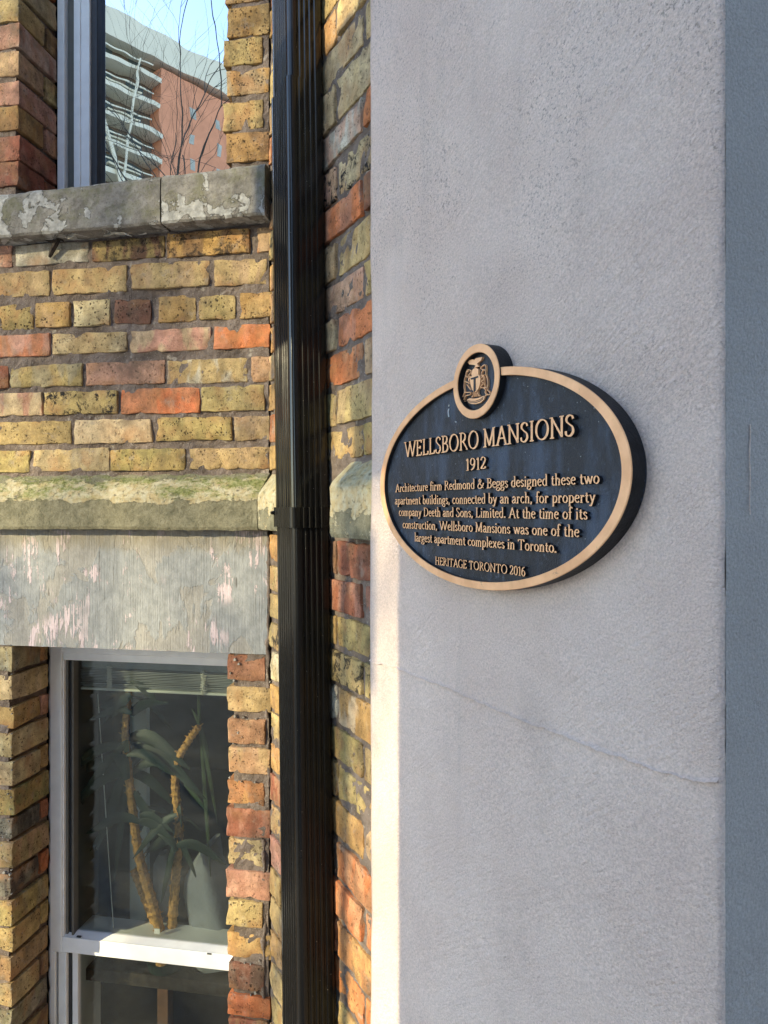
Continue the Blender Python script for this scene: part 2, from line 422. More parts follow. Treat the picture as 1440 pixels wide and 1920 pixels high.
M['tower_brick'] = plain('orange_tower_brick', (.84, .36, .20), .9, .2, .12, .6, .0)
M['tower_white'] = plain('cream_concrete', (.92, .83, .63), .8, .2, .05, .5, .0)
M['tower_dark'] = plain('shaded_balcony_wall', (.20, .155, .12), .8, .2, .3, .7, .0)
M['tower_glass'] = plain('tower_window_glass', (.08, .11, .12), .1, .6, .1, 1, .0)
M['table_leg'] = plain('brown_table_leg', (.12, .06, .035), .6, .3, .3, 40, .0003)
M['house_brick'] = plain('brown_house_brick', (.15, .075, .05), .9, .2, .2, 3, .0)
M['tower_pale'] = plain('pale_tower_glazing', (.52, .50, .40), .3, .5, .2, 1, .0)
M['wood'] = plain('rotten_flashing', (.045, .035, .028), .9, .2, .4, 50, .003)
M['scrap'] = plain('peeling_paint_scrap', (.40, .37, .32), .8, .2, .3, 60, .001)

# ------------------------------------------------------------------ ground and street
def sheet(name, x0, x1, y0, y1, z, mat):
    o = obj(name, mesh(name, [(x0, y0, z), (x1, y0, z), (x1, y1, z), (x0, y1, z)], [(0, 1, 2, 3)]), mat); o['kind'] = 'structure'; return o
sheet('ground', -900, 900, -900, 900, -.13, M['asphalt'])
mb = MB(); mb.box(-30, 30, -3.2, 6, -.5, 0.0); o = mb.build('pavement', M['concrete']); o['kind'] = 'structure'

# ------------------------------------------------------------------ brick walls
COL = dict(Y=(.44, .325, .15), YO=(.375, .288, .118), CR=(.51, .405, .235), OC=(.41, .25, .098), TN=(.44, .295, .17),
           OR=(.52, .175, .07), PK=(.46, .25, .178), RD=(.27, .10, .062), BR=(.16, .095, .065), DK=(.085, .078, .068),
           WH=(.50, .47, .38), GY=(.30, .28, .21), MO=(.21, .20, .085))
bcount = [0]
def brick(parent, x0, x1, y0, y1, z0, z1, c, patch=None, pa=0.0, pits=.6, soot=0.0, side=False, tilt=None):
    bcount[0] += 1; sd_ = bcount[0]
    hx, hy, hz = (x1 - x0) / 2, (y1 - y0) / 2, (z1 - z0) / 2
    r = min(.0024, hx * .3)
    def jit(p):
        e = nz3(p, 14, sd_) * .0017 + nz3(p, 55, sd_) * .0024 + nz3(p, 120, sd_) * .0016
        # broken corners
        edge = max(0, abs(p.x) - hx + .012) / .012 + max(0, abs(p.z) - hz + .012) / .012
        k = nz1(p, 33, sd_ + .37)
        if edge > .5 and k > .12: e += Vector((-math.copysign(1, p.x) * .5, .8, -math.copysign(1, p.z) * .5)) * (k - .12) * .012
        return e
    v, f = rounded(hx, hy, hz, r, max(2, int(hx * 2 / .016)), 1 if side else 0, 3, jit, back=False)
    m = mesh('brick', v, f, True); m.set_sharp_from_angle(angle=math.radians(34))
    o = obj('brick', m, M['brick'], parent, ((x0 + x1) / 2, (y0 + y1) / 2, (z0 + z1) / 2))
    rr = random.Random(sd_ * 17 + 3)
    o.rotation_euler = (rr.uniform(-.012, .012), rr.uniform(-.008, .008) + (tilt or 0), rr.uniform(-.014, .014))
    k = rr.uniform(.86, 1.12); base = COL[c] if isinstance(c, str) else c
    o.color = tuple(min(.9, q * k * rr.uniform(.96, 1.04)) for q in base) + (1,)
    pc = COL[patch] if patch else tuple(q * rr.uniform(.7, 1.1) for q in base)
    o['patch'] = [float(q) for q in pc]; o['patch_amount'] = float(pa if patch else .35)
    o['pits'] = float(pits); o['soot'] = float(soot)
    return o
PAL = ['Y', 'Y', 'YO', 'CR', 'OC', 'TN', 'OR', 'PK', 'RD', 'BR', 'Y', 'YO', 'TN']
def rc(): return rnd.choice(PAL)

def mortar_slab(parent, x0, x1, z0, z1, y0, y1, step=.0085, seed=1, amp=.0068, name='mortar_bed'):
    """solid slab whose front (y0) is a rough dense grid"""
    nx = max(2, int((x1 - x0) / step)); nzz = max(2, int((z1 - z0) / step))
    V = []; Fc = []
    for k in range(nzz + 1):
        for i in range(nx + 1):
            x = x0 + (x1 - x0) * i / nx; z = z0 + (z1 - z0) * k / nzz
            q = nz1((x, 0, z), 28, seed) * .6 + nz1((x, 0, z), 80, seed) * .5 + nz1((x, 0, z), 9, seed) * .4
            V.append((x, y0 + q * amp, z))
    for k in range(nzz):
        for i in range(nx):
            a = k * (nx + 1) + i; Fc.append((a, a + 1, a + nx + 2, a + nx + 1))
    b = len(V)
    V += [(x0, y1, z0), (x1, y1, z0), (x1, y1, z1), (x0, y1, z1)]
    low = list(range(nx + 1)); top = [nzz * (nx + 1) + i for i in range(nx + 1)]
    lef = [k * (nx + 1) for k in range(nzz + 1)]; rig = [k * (nx + 1) + nx for k in range(nzz + 1)]
    Fc += [low[::-1] + [b, b + 1], top + [b + 2, b + 3], lef + [b + 3, b], rig[::-1] + [b + 1, b + 2], (b + 1, b, b + 3, b + 2)]
    return obj(name, mesh(name, V, Fc, False), M['mortar'], parent)

# ---- bay wall (W)
wall = thing('brick_wall', 'yellow and red brick wall with two white windows, left of the black downspout', 'brick wall', W, (0, 0, 0))
TOPZ = 3.35
xl = -1.35                                     # how far the wall goes to the left
xU0, xU1 = W.x(35), W.x(424)                   # upper opening
xD0, xD1 = W.x(22), W.x(428)                   # lower opening
zSillT = W.z(262, 334, -.05); zSillB = W.z(262, 426, -.05)
zLedT = W.z(262, 889, 0); zLedE = W.z(262, 928, -.032); zLedB = W.z(262, 996, -.032)
zLinB = W.z(262, 1219, 0)
REV = .155; TH = .30; MJ = .0050
mortar_slab(wall, xl, -.003, zLedB + .02, zSillB + .03, MJ, TH, seed=1)            # between ledge and sill
mortar_slab(wall, xU1 + .012, -.003, zSillB + .0302, TOPZ, MJ, TH, seed=2)         # right of upper window
mortar_slab(wall, xl, xU0 - .012, zSillB + .0302, TOPZ, MJ, TH, seed=3)            # left of upper window
mortar_slab(wall, xD1 + .012, -.003, 0, zLinB + .0, MJ, TH, seed=4)                # right of lower window
mortar_slab(wall, xl, xD0 - .012, 0, zLinB + .0, MJ, TH, seed=5)
mb = MB(); mb.box(xU0 - .012, xU1 + .012, .06, TH, zSillB + .0302, zSillT - .01); mb.build('sill_bed', M['mortar'], wall)

rowpx = [(443, 485), (496, 544), (559, 606), (618, 659), (676, 721), (730, 775), (784, 829), (841, 882)]
def cx(v): return v / 2.6667
rows = [
 [(-160, 55, 'PK', 'WH', .5, .4), (75, 440, 'WH', 'GY', .7, .3), (457, 820, 'BR', 'YO', .8, .6), (832, 1250, 'OC', 'BR', .7, .7), (1283, 1378, 'TN', 'OR', .8, .3)],
 [(-130, 245, 'Y', 'TN', .3, .5), (260, 630, 'Y', 'YO', .3, .6), (652, 1046, 'TN', 'Y', .8, .5), (1068, 1330, 'TN', 'Y', .7, .6)],
 [(-30, 160, 'YO', 'OC', .5, 1), (177, 350, 'OC', 'TN', .5, .9), (368, 552, 'CR', 'Y', .4, 1), (573, 750, 'BR', 'RD', .3, .9), (788, 976, 'OC', 'Y', .5, .8), (992, 1176, 'YO', 'Y', .6, 1), (1195, 1378, 'OC', 'Y', .4, .7)],
 [(-160, 250, 'PK', 'OR', .7, .2), (258, 632, 'Y', 'CR', .6, .6), (650, 1052, 'PK', 'CR', .75, .2), (1066, 1348, 'OR', 'PK', .3, .2)],
 [(-150, 42, 'RD', 'BR', .5, .6), (50, 412, 'YO', 'GY', .5, .4), (426, 820, 'PK', 'PK', .3, .5), (832, 1236, 'Y', 'WH', .7, .4), (1256, 1366, 'TN', 'PK', .5, .4)],
 [(-180, 207, 'PK', 'CR', .8, .2), (222, 586, 'YO', 'Y', .5, .5), (600, 996, 'OR', 'TN', .35, .3), (1006, 1322, 'Y', 'YO', .4, .5)],
 [(-10, 352, 'YO', 'Y', .4, .7), (372, 760, 'CR', 'TN', .35, .4), (776, 1156, 'YO', 'OC', .3, 1), (1170, 1348, 'TN', 'Y', .5, .4)],
 [(-200, 148, 'YO', 'Y', .5, .5), (165, 545, 'Y', 'GY', .4, .4), (552, 922, 'YO', 'OC', .4, .7), (946, 1352, 'Y', 'TN', .4, .6)]]
for ri, (row, (a, b)) in enumerate(zip(rows, rowpx)):
    z1, z0 = W.z(262, a), W.z(262, b)
    xm = 0
    for (p0, p1, c, pc, pa, pit) in row:
        y = rnd.uniform(-.002, .003)
        br = brick(wall, W.x(cx(p0)), W.x(cx(p1)), y, .09, z0 + rnd.uniform(-.002, .002), z1 + rnd.uniform(-.002, .002), c, pc, pa, pit,
              soot=1.0 if (ri == 5 and p0 == 222) else (.8 if (ri == 0 and p0 in (457, 832)) else (.15 if rnd.random() < .4 else 0)))
    x = W.x(cx(row[0][0])) - .012
    while x > xl + .05:                         # the same course further to the left
        w = .1 if ri == 2 else .205
        brick(wall, max(xl, x - w), x, rnd.uniform(-.002, .003), .09, z0, z1, rc(), rc(), .5, rnd.random()); x -= w + .012
# ledge and jamb courses above
up = [(-52, 3), (11, 68), (71, 120), (129, 176), (188, 242), (248, 303)]
upc = [('OC', 'TN'), ('OC', 'Y'), ('YO', 'OC'), ('OC', 'GY'), ('Y', 'OC'), ('OC', 'BR')]
pitch = .0745
for i, ((a, b), (c, pc)) in enumerate(zip(up, upc)):
    z1, z0 = W.z(462, a), W.z(462, b)
    q = [.0, .006, -.003, .004, -.005, .003][i]
    brick(wall, xU1 - .004 + q, W.x(493 + (12 if i % 2 else 0)), rnd.uniform(-.002, .004), .10, z0, z1, c, pc, .5, .9, .35, side=True)
for k in range(4):
    z0 = W.z(462, -62) + k * pitch + .004; brick(wall, xU1, W.x(497), 0, .1, z0, z0 + .062, rc(), rc(), .5, .8, .2, side=True)
lf = [(-40, 41, 'Y', 'YO'), (45, 90, 'PK', 'WH'), (96, 142, 'TN', 'Y'), (152, 197, 'PK', 'TN'), (199, 244, 'OC', 'Y'), (255, 300, 'RD', 'PK'), (304, 349, 'RD', 'BR')]
lf = [(-2, 41, 'Y', 'YO')] + lf[1:]
for i, (a, b, c, pc) in enumerate(lf):
    z1, z0 = W.z(18, a), W.z(18, b)
    d = .152 if i % 2 else .10
    brick(wall, xU0 - (.1 if i % 2 else .2), xU0 + rnd.uniform(-.003, .003), 0, d, z0, z1, c, pc, .4, .5, .1, side=True)
    if not i % 2: brick(wall, xU0 - .2, xU0 - .002, .112, .160, z0, z1, rc(), rc(), .4, .5, .3, side=True)
    x = xU0 - (.1 if i % 2 else .2) - .012
    while x > xl + .05: brick(wall, max(xl, x - .205), x, 0, .09, z0, z1, rc(), rc(), .5, .5); x -= .217
for k in range(4):
    z0 = W.z(18, -10) + k * pitch + .004
    brick(wall, xU0 - .2, xU0, 0, .152, z0, z0 + .062, rc(), rc(), .4, .5, side=True)
# lower right jamb
jr = [(1228, 1277, 'BR', 'RD', .5, .4), (1288, 1336, 'Y', 'TN', .3, .5), (1348, 1395, 'BR', 'TN', .7, .5), (1402, 1451, 'TN', 'Y', .6, .7),
      (1465, 1509, 'OC', 'RD', .6, .6), (1517, 1571, 'RD', 'PK', .5, .4), (1575, 1625, 'CR', 'Y', .4, .7), (1633, 1684, 'PK', 'RD', .4, .4),
      (1690, 1738, 'Y', 'YO', .4, .8), (1752, 1797, 'OC', 'Y', .6, .4), (1807, 1856, 'BR', 'RD', .4, .9), (1866, 1905, 'OR', 'RD', .5, .5)]
for i, (a, b, c, pc, pa, pit) in enumerate(jr):
    z1, z0 = W.z(462, a), W.z(462, b)
    e = W.x([497, 509, 497, 507, 495, 510, 493, 509, 493, 509, 495, 510][i])
    if i == 0: c = (.30, .15, .09)
    if i == 2: c = (.38, .20, .12)
    brick(wall, xD1 - .003 + rnd.uniform(-.003, .004), min(e, .003), rnd.uniform(-.004, .003), .10, z0, z1, c, pc, pa, pit, .05, side=True)
z = W.z(462, 1912)
while z > .08:
    brick(wall, xD1, -.004, 0, .1, z - .062, z, rc(), rc(), .5, .6, .2, side=True); z -= pitch
jl = [(1212, 1259, 'GY', 'YO'), (1267, 1315, 'CR', 'Y'), (1326, 1366, 'OC', 'Y'), (1374, 1421, 'CR', 'Y'), (1429, 1473, 'CR', 'TN'), (1481, 1530, 'MO', 'OC'),
      (1537, 1573, 'DK', 'GY'), (1581, 1631, 'TN', 'MO'), (1641, 1682, 'DK', 'GY'), (1690, 1737, 'YO', 'GY'), (1742, 1786, 'Y', 'YO'), (1796, 1838, 'TN', 'OC'),
      (1846, 1888, 'Y', 'CR'), (1897, 1940, 'GY', 'MO')]
for i, (a, b, c, pc) in enumerate(jl):
    z1, z0 = W.z(11, a), W.z(11, b)
    d = .145 if i % 2 else .108
    brick(wall, xD0 - (.1 if i % 2 else .2), xD0 + rnd.uniform(-.003, .003), rnd.uniform(-.003, .003), d, z0, z1, c, pc, .5, .8, .1, side=True)
    if not i % 2: brick(wall, xD0 - .2, xD0 - .003, .118, .150, z0, z1, rc(), rc(), .4, .5, .3, side=True)
    x = xD0 - (.1 if i % 2 else .2) - .012
    while x > xl + .05: brick(wall, max(xl, x - .205), x, 0, .09, z0, z1, rc(), rc(), .5, .5); x -= .217
z = W.z(11, 1950)
while z > .08:
    brick(wall, xD0 - .2, xD0, 0, .145, z - .062, z, rc(), rc(), .5, .5, side=True); z -= pitch

# lintel block (front a hair behind the brick faces), ledge stones and sill stones
def stone(name, parent, prof_l, prof_r, x0, x1, mat, n=90, seed=3, amp=.0016, ends=True, fine=.5):
    """stone with a profile (list of (y,z)) at both ends, cut into n slices, roughened"""
    k = len(prof_l); V = []; Fc = []
    zz = min(p[1] for p in prof_l); org = Vector((x0, 0, zz))
    for i in range(n + 1):
        t = i / n; x = x0 + (x1 - x0) * t
        for a, b in zip(prof_l, prof_r):
            p = Vector((x, a[0] + (b[0] - a[0]) * t, a[1] + (b[1] - a[1]) * t))
            p += Vector((0, 1, 1)) * 0 + Vector((0, nz1(p, 22, seed) * amp + nz1(p, 75, seed) * amp * fine, nz1(p, 25, seed + 9) * amp + nz1(p, 90, seed + 4) * amp * fine))
            V.append(p - org)
    for i in range(n):
        for j in range(k):
            j2 = (j + 1) % k
            Fc.append((i * k + j, i * k + j2, (i + 1) * k + j2, (i + 1) * k + j))
    Fc.append(list(range(k))[::-1]); Fc.append([n * k + j for j in range(k)])
    m = mesh(name, V, Fc, False)
    return obj(name, m, mat, parent, org)
def dense(prof, step=.009):
    out = []
    for a, b in zip(prof, prof[1:] + prof[:1]):
        L = math.hypot(b[0] - a[0], b[1] - a[1]); q = max(1, int(L / step)) if (a[0] < .03 or b[0] < .03) else 1
        for i in range(q): out.append((a[0] + (b[0] - a[0]) * i / q, a[1] + (b[1] - a[1]) * i / q))
    return out
lint = dense([(.001, zLinB), (.001, zLedB + .0198), (TH, zLedB + .0198), (TH, zLinB + .0)], .02)
stone('lintel', wall, lint, lint, xl, W.x(501), M['lintel'], 130, 5, .0011)
led = dense([(-.030, zLedB + .003), (-.033, zLedB + .010), (-.033, zLedE - .006), (-.028, zLedE + .004), (.006, zLedT), (.05, zLedT), (.05, zLedB + .0205), (.0, zLedB + .002)], .008)
# the ledge is mitred at the corner: its right end runs out along the bisector
def mitre(o, k):
    for v in o.data.vertices:
        xr = v.co.x + o.location.x; y = v.co.y + o.location.y
        if xr > -.035: v.co.x += (y * k) * (xr + .035) / .035
lo = stone('ledge_stone', wall, led, led, xl, -.0035, M['ledge'], 150, 7, .0022)
mitre(lo, math.tan(math.radians(90 - 126.6 / 2)))
def sill(x0p, x1p, ytl, ytr, ybl, ybr, seed):
    x0, x1 = W.x(x0p, -.05), W.x(x1p, -.05)
    def pr(px, yt, yb):
        zt, zb = W.z(px, yt, -.05), W.z(px, yb, -.05)
        return dense([(-.046, zb + .001), (-.05, zb + .006), (-.05, zt - .008), (-.044, zt), (.1545, zt + .012), (.1545, zb + .0), (0, zb)], .008)
    return stone('sill_stone', wall, pr(x0p, ytl, ybl), pr(x1p, ytr, ybr), x0, x1, M['sill'], 80, seed, .0024)
sill(-330, 299.5, 398, 330, 473, 420, 3)
sill(302.5, 496, 329, 305, 419, 402, 12)
# shreds of old flashing hanging under the sill
mb = MB()
def strip(mb, pts, w, th=.0012):
    """crumpled ribbon: pts are (x,y,z) along it, w its height"""
    n = len(pts); V = []; Fc = []
    for i, p in enumerate(pts):
        p = Vector(p); ww = w * (0.5 + .9 * abs(nz1(p, 60, 4)) + .3 * math.sin(i * 1.7)); b = nz1(p, 80, 8) * .01
        V += [p, p + Vector((0, b, -ww)), p + Vector((0, th, 0)), p + Vector((0, b + th, -ww))]
    for i in range(n - 1):
        a = 4 * i; c = a + 4
        Fc += [(a, c, c + 1, a + 1), (a + 2, a + 3, c + 3, c + 2), (a, a + 2, c + 2, c), (a + 1, c + 1, c + 3, a + 3)]
    Fc += [(0, 1, 3, 2), (4 * n - 4, 4 * n - 2, 4 * n - 1, 4 * n - 3)]
    mb.add(V, Fc)
def W3(px, py, y): x, z = W.L(px, py, y); return (x, y, z)
strip(mb, [W3(118 + i * 12, 441 - i * .6 + 2.5 * math.sin(i * 2.1), -.018 - .012 * math.sin(i * .9)) for i in range(14)], .007)
strip(mb, [W3(205 + i * 7, 433 + i * 1.2 + 2 * math.sin(i * 1.3), -.034) for i in range(7)], .004)
mb.build('flashing_scrap', M['scrap'], wall)
mb = MB()
strip(mb, [W3(86 + i * 6, 446 + 2 * math.sin(i), -.012) for i in range(6)], .008, .004)
mb.tube([W3(112, 444, -.014), W3(104, 458, -.016), W3(98, 470, -.013), W3(93, 482, -.008)], [.0055, .0065, .006, .0035], 6)
mb.build('flashing_stub', M['wood'], wall)

mb = MB(); fr_ = random.Random(9)
def fleck(px, py, s_, y=-.0012):
    s_ *= .62
    x, z = W.L(px, py, y); n = 6
    V = [(x + s_ * (.5 + fr_.random()) * math.cos(i * 1.047) * .7, y - .0008, z + s_ * (.5 + fr_.random()) * math.sin(i * 1.047)) for i in range(n)]
    V += [(a_, .004, b_) for a_, _, b_ in V]
    mb.add(V, [list(range(n)), *[(i, n + i, n + (i + 1) % n, (i + 1) % n) for i in range(n)]])
for px, py, s_ in ((446, 1374, .004), (453, 1382, .0016), (437, 1394, .003), (470, 1397, .0016), (456, 1345, .004), (440, 1343, .005), (480, 1348, .003), (430, 1458, .004), (452, 1466, .003), (478, 1467, .0035),
                   (506, 1278, .004), (440, 1237, .007), (447, 1245, .006), (432, 1262, .004), (438, 1276, .005), (430, 1693, .004), (484, 1716, .003), (439, 1582, .0035), (430, 1806, .003), (458, 1806, .003), (469, 1808, .003),
                   (478, 1862, .006), (470, 1866, .004), (486, 1801, .004), (432, 1733, .002), (10, 1256, .003), (14, 1489, .003), (16, 1540, .003), (3, 1585, .004), (12, 1588, .003), (8, 1636, .005), (18, 1640, .005), (17, 1648, .004),
                   (14, 1901, .003), (5, 1570, .003), (12, 1564, .003)):
    fleck(px, py, s_)
for i in range(26):
    fleck(fr_.uniform(18.5, 21.5), 1215 + i * 26 + fr_.uniform(-10, 10), fr_.uniform(.0012, .003), -.0006)
o = mb.build('paint_fleck', M['caulk'], wall); o['kind'] = 'stuff'
# ------------------------------------------------------------------ windows
def ridge_frame(parent, name, x0, x1, z0, z1, y0, y1, mat, r=.003):
    mb = MB(); mb.bbox(x0, x1, y0, y1, z0, z1, r); return mb.build(name, mat, parent)
def pane_box(parent, name, x0, x1, y, z0, z1, mat, th=.004):
    mb = MB(); mb.box(x0, x1, y, y + th, z0, z1); return mb.build(name, mat, parent)

YF = .150
# upper window
win = obj('window', None, None, wall) if False else None
uz0 = zSillT + .012; uz1 = TOPZ - .02
xa = W.x(107, YF); xb = W.x(122, YF + .004); xc = W.x(137, YF); xd = W.x(165, YF + .0); xe = W.x(189, YF + .03)
xr_ = xU1 + .06
mb = MB(); mb.bbox(xa, xb, YF, YF + .12, uz0, uz1); mb.bbox(xr_ - .03, xr_, YF, YF + .12, uz0, uz1)
upw = mb.build('window', M['vinyl'], wall); upw['label'] = 'upper window with mirrored pane reflecting a tower'
ridge_frame(upw, 'track', xb + .0003, xc - .0003, uz0, uz1, YF + .014, YF + .12, M['vinyl_grey'])
mb = MB(); mb.bbox(xc, xc + (xd - xc) * .42, YF + .002, YF + .10, uz0, uz1); mb.bbox(xc + (xd - xc) * .42 + .0004, xd, YF + .006, YF + .10, uz0, uz1)
mb.build('sash', M['vinyl'], upw)
ridge_frame(upw, 'gasket', xd + .0004, xe, uz0, uz1, YF + .012, YF + .10, M['vinyl_dark'], .004)
pane_box(upw, 'pane', xe - .004, xr_ - .028, YF + .034, uz0, uz1, M['glass_up'])
# lower window
lzT = W.z(262, 1216, YF); lz1 = W.z(262, 1244, YF); mrT = W.z(262, 1773, YF); mrB = W.z(262, 1803, YF)
xa = W.x(94, YF); xb = W.x(118, YF); xc = W.x(139, YF + .012)
xr_ = xD1 + .07
mb = MB()
mb.bbox(xa, xb - .004, YF, YF + .14, mrB + .0002, lzT + .01); mb.bbox(xa, W.x(103, YF), YF + .0006, YF + .14, .12, mrB); mb.bbox(xb - .0042, xb, YF + .005, YF + .14, mrT, lz1 - .0003, .001)
mb.bbox(xr_ - .035, xr_, YF, YF + .14, .12, lzT + .01)
zs = (lzT - lz1)
mb.bbox(xb - .0038, xr_ - .0353, YF + .001, YF + .14, lz1 + zs * .52, lzT + .009)
mb.bbox(xb - .0038, xr_ - .0353, YF + .006, YF + .14, lz1, lz1 + zs * .52 - .0006)
low = mb.build('window', M['vinyl'], wall); low['label'] = 'lower sash window with blind and plant behind dusty glass'
mb = MB(); zsl = mrT - mrB; zbk = W.z(262, 1757, YF + .026)
mb.bbox(xb - .0038, xr_ - .0353, YF + .002, YF + .10, mrB, mrT - .0004, .002)
V = [(xb - .003, YF + .006, mrT), (xr_ - .036, YF + .006, mrT), (xr_ - .036, YF + .026, zbk), (xb - .003, YF + .026, zbk),
     (xb - .003, YF + .1, mrT), (xr_ - .036, YF + .1, mrT), (xr_ - .036, YF + .1, zbk), (xb - .003, YF + .1, zbk)]
mb.add(V, [(0, 1, 2, 3), (3, 2, 6, 7), (0, 4, 5, 1), (0, 3, 7, 4), (1, 5, 6, 2), (4, 7, 6, 5)])
mb.build('meeting_rail', M['vinyl'], low)
mb = MB()
for px, py in ((147, 1757), (392, 1789)):
    x, z = W.L(px, py, YF + .0005); mb.bbox(x - .006, x + .006, YF + .0005, YF + .006, z - .0015, z + .0015, .0005)
mb.build('weep_slot', M['vinyl_dark'], low)
mb = MB(); w_ = xc - xb
mb.bbox(xb + .0004, xb + w_ * .28, YF + .012, YF + .13, mrT, lz1); mb.bbox(xb + w_ * .72, xc, YF + .010, YF + .13, mrT, lz1)
mb.build('screen_track', M['vinyl_grey'], low)
mb = MB(); mb.bbox(xb + w_ * .28 + .0004, xb + w_ * .72 - .0004, YF + .018, YF + .13, mrT, lz1); mb.build('track_groove', M['vinyl_dark'], low)
pane_box(low, 'pane', xc - .004, xr_ - .03, YF + .030, mrT - .0, lz1 + .004, M['glass_low'])
# lower sash, set back
x1_, x2_, x3_, x4_ = W.x(103, YF), W.x(112, YF + .012), W.x(124, YF + .004), W.x(146, YF + .018)
mb = MB(); mb.bbox(x1_ + .0004, x2_, YF + .012, YF + .12, .12, mrB - .0006); mb.build('lower_track', M['vinyl_grey'], low)
mb = MB(); mb.bbox(x2_ + .0004, x3_, YF + .004, YF + .13, .12, mrB - .0006); mb.build('sash', M['vinyl'], low)
mb = MB(); mb.bbox(x3_ + .0004, x3_ + .008, YF + .014, YF + .13, .12, mrB - .0006); mb.build('gasket', M['vinyl_dark'], low)
mb = MB(); mb.bbox(x3_ + .0084, x4_, YF + .018, YF + .13, .12, mrB - .0006); mb.build('sash_stop', M['vinyl'], low)
pane_box(low, 'pane', x4_ - .003, xr_ - .03, YF + .03, .12, mrB + .01, M['glass_low'])
# dark gap and scalloped caulk beside the frames
def caulk_edge(parent, xin, z0, z1, y, seed):
    n = int((z1 - z0) / .006); V = []; Fc = []
    for i in range(n + 1):
        z = z0 + (z1 - z0) * i / n
        w = .004 + .0035 * abs(math.sin(z * 43 + seed + nz1((0, 0, z), 6, seed) * 2)) + nz1((0, 0, z), 60, seed) * .0015
        V += [(xin + .003, y - .002, z), (xin - w, y + .001, z), (xin + .003, y + .02, z), (xin - w, y + .02, z)]
    for i in range(n):
        a = 4 * i; c = a + 4
        Fc += [(a, c, c + 1, a + 1), (a + 1, c + 1, c + 3, a + 3), (a, a + 2, c + 2, c)]
    return obj('caulk_bead', mesh('caulk_bead', V, Fc, True), M['vinyl'], parent)
caulk_edge(low, W.x(94, YF), .12, lzT, YF + .003, 2)
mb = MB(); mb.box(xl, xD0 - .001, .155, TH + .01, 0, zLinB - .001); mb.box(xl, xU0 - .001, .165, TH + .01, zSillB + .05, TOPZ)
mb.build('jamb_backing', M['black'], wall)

# ------------------------------------------------------------------ room behind the windows
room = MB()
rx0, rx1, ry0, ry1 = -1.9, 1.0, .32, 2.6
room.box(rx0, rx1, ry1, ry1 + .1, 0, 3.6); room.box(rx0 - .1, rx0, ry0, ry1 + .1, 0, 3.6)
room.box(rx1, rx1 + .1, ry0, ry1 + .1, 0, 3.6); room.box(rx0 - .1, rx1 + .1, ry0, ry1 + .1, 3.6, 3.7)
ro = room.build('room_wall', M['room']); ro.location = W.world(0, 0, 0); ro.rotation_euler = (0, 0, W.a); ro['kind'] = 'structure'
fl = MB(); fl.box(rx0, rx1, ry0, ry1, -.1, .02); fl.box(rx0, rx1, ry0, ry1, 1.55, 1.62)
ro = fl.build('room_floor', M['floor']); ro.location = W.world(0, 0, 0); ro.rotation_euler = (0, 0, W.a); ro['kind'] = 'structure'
bk = MB(); bk.box(xl - .5, xl, 0.0, TH + .05, 0, 3.6); bk.box(xl, .0, .02, TH, TOPZ + .001, 3.7)
bk.build('wall_return', M['mortar'], wall)

# ------------------------------------------------------------------ return wall (R)
rw = thing('brick_wall', 'narrow angled strip of brick wall between black downspout and grey stucco pier', 'brick wall', R, (0, 0, 0))
xS = R.x(694, -.038)
XR1 = xS + .05
zRl = [(R.z(660, y)) for y in (1012, 1088, 1160, 1228, 1299, 1380, 1451, 1526, 1601, 1680, 1755, 1834, 1909)]
zRu = [(R.z(660, y)) for y in (-125, -42, 34, 110, 197, 270, 348, 421, 503, 573, 643, 717, 795, 863)]
for k in range(4): zRu.insert(0, zRu[0] + .0725)
while zRl[-1] > .09: zRl.append(zRl[-1] - .0725)
zLe = R.z(660, 1014, -.03)
mortar_slab(rw, .0, XR1, 0, zRl[0] + .03, MJ, .25, seed=11)
mortar_slab(rw, .0, XR1, zRl[0] + .0302, TOPZ, MJ, .25, seed=12)
ucol = [None] * 4 + [('Y', 'OC'), ('Y', 'TN'), ('TN', 'CR'), ('CR', 'Y'), ('WH', 'OR'), ('CR', 'Y'), ('OR', 'PK'), ('Y', 'OC'), ('PK', 'TN'), ('OR', 'PK'), ('OR', 'TN'), ('Y', 'TN'), ('Y', 'OC'), ('YO', 'TN')]
ul = [(None)] * 4 + ['TN', 'OC', 'TN', 'CR', 'TN', 'PK', 'PK', 'TN', 'TN', 'CR', 'OC', 'Y', 'OC', 'Y']
ur = [None] * 4 + ['Y', 'YO', 'Y', 'YO', 'OR', 'YO', 'RD', 'YO', 'YO', 'OR', 'TN', 'Y', 'YO', 'YO']
sA, sB = R.x(630), R.x(680)
def course(z1, z0, odd, cl, cm, cr, pc, lit='Y', soot=0.0, pits=.6):
    j = sA if odd else sB
    edges = sorted([j + k * .212 for k in range(-4, 3)])
    for e0, e1 in zip(edges, edges[1:]):
        a, b = max(e0 + .006, .003), min(e1 - .006, XR1)
        if b - a < .012: continue
        mid = (a + b) / 2
        if e1 <= j + .01 and b > .32: c = cl if odd else cm
        elif e0 >= j - .01: c = cm if odd else cr
        elif a < .08: c = lit
        else: c = rc()
        rot = 0
        brick(rw, a, b, rnd.uniform(-.003, .003), .09, z0 + .005, z1 - .005, c, pc, .45, pits, soot, side=True)
for i in range(len(zRu) - 1):
    c = ucol[i] or (rc(), rc())
    course(zRu[i], zRu[i + 1], i % 2 == 1, ul[i] or rc(), c[0], ur[i] or rc(), c[1], rnd.choice(['TN', 'OR', 'Y', 'OC']), 1.0 if i == 9 else .1)
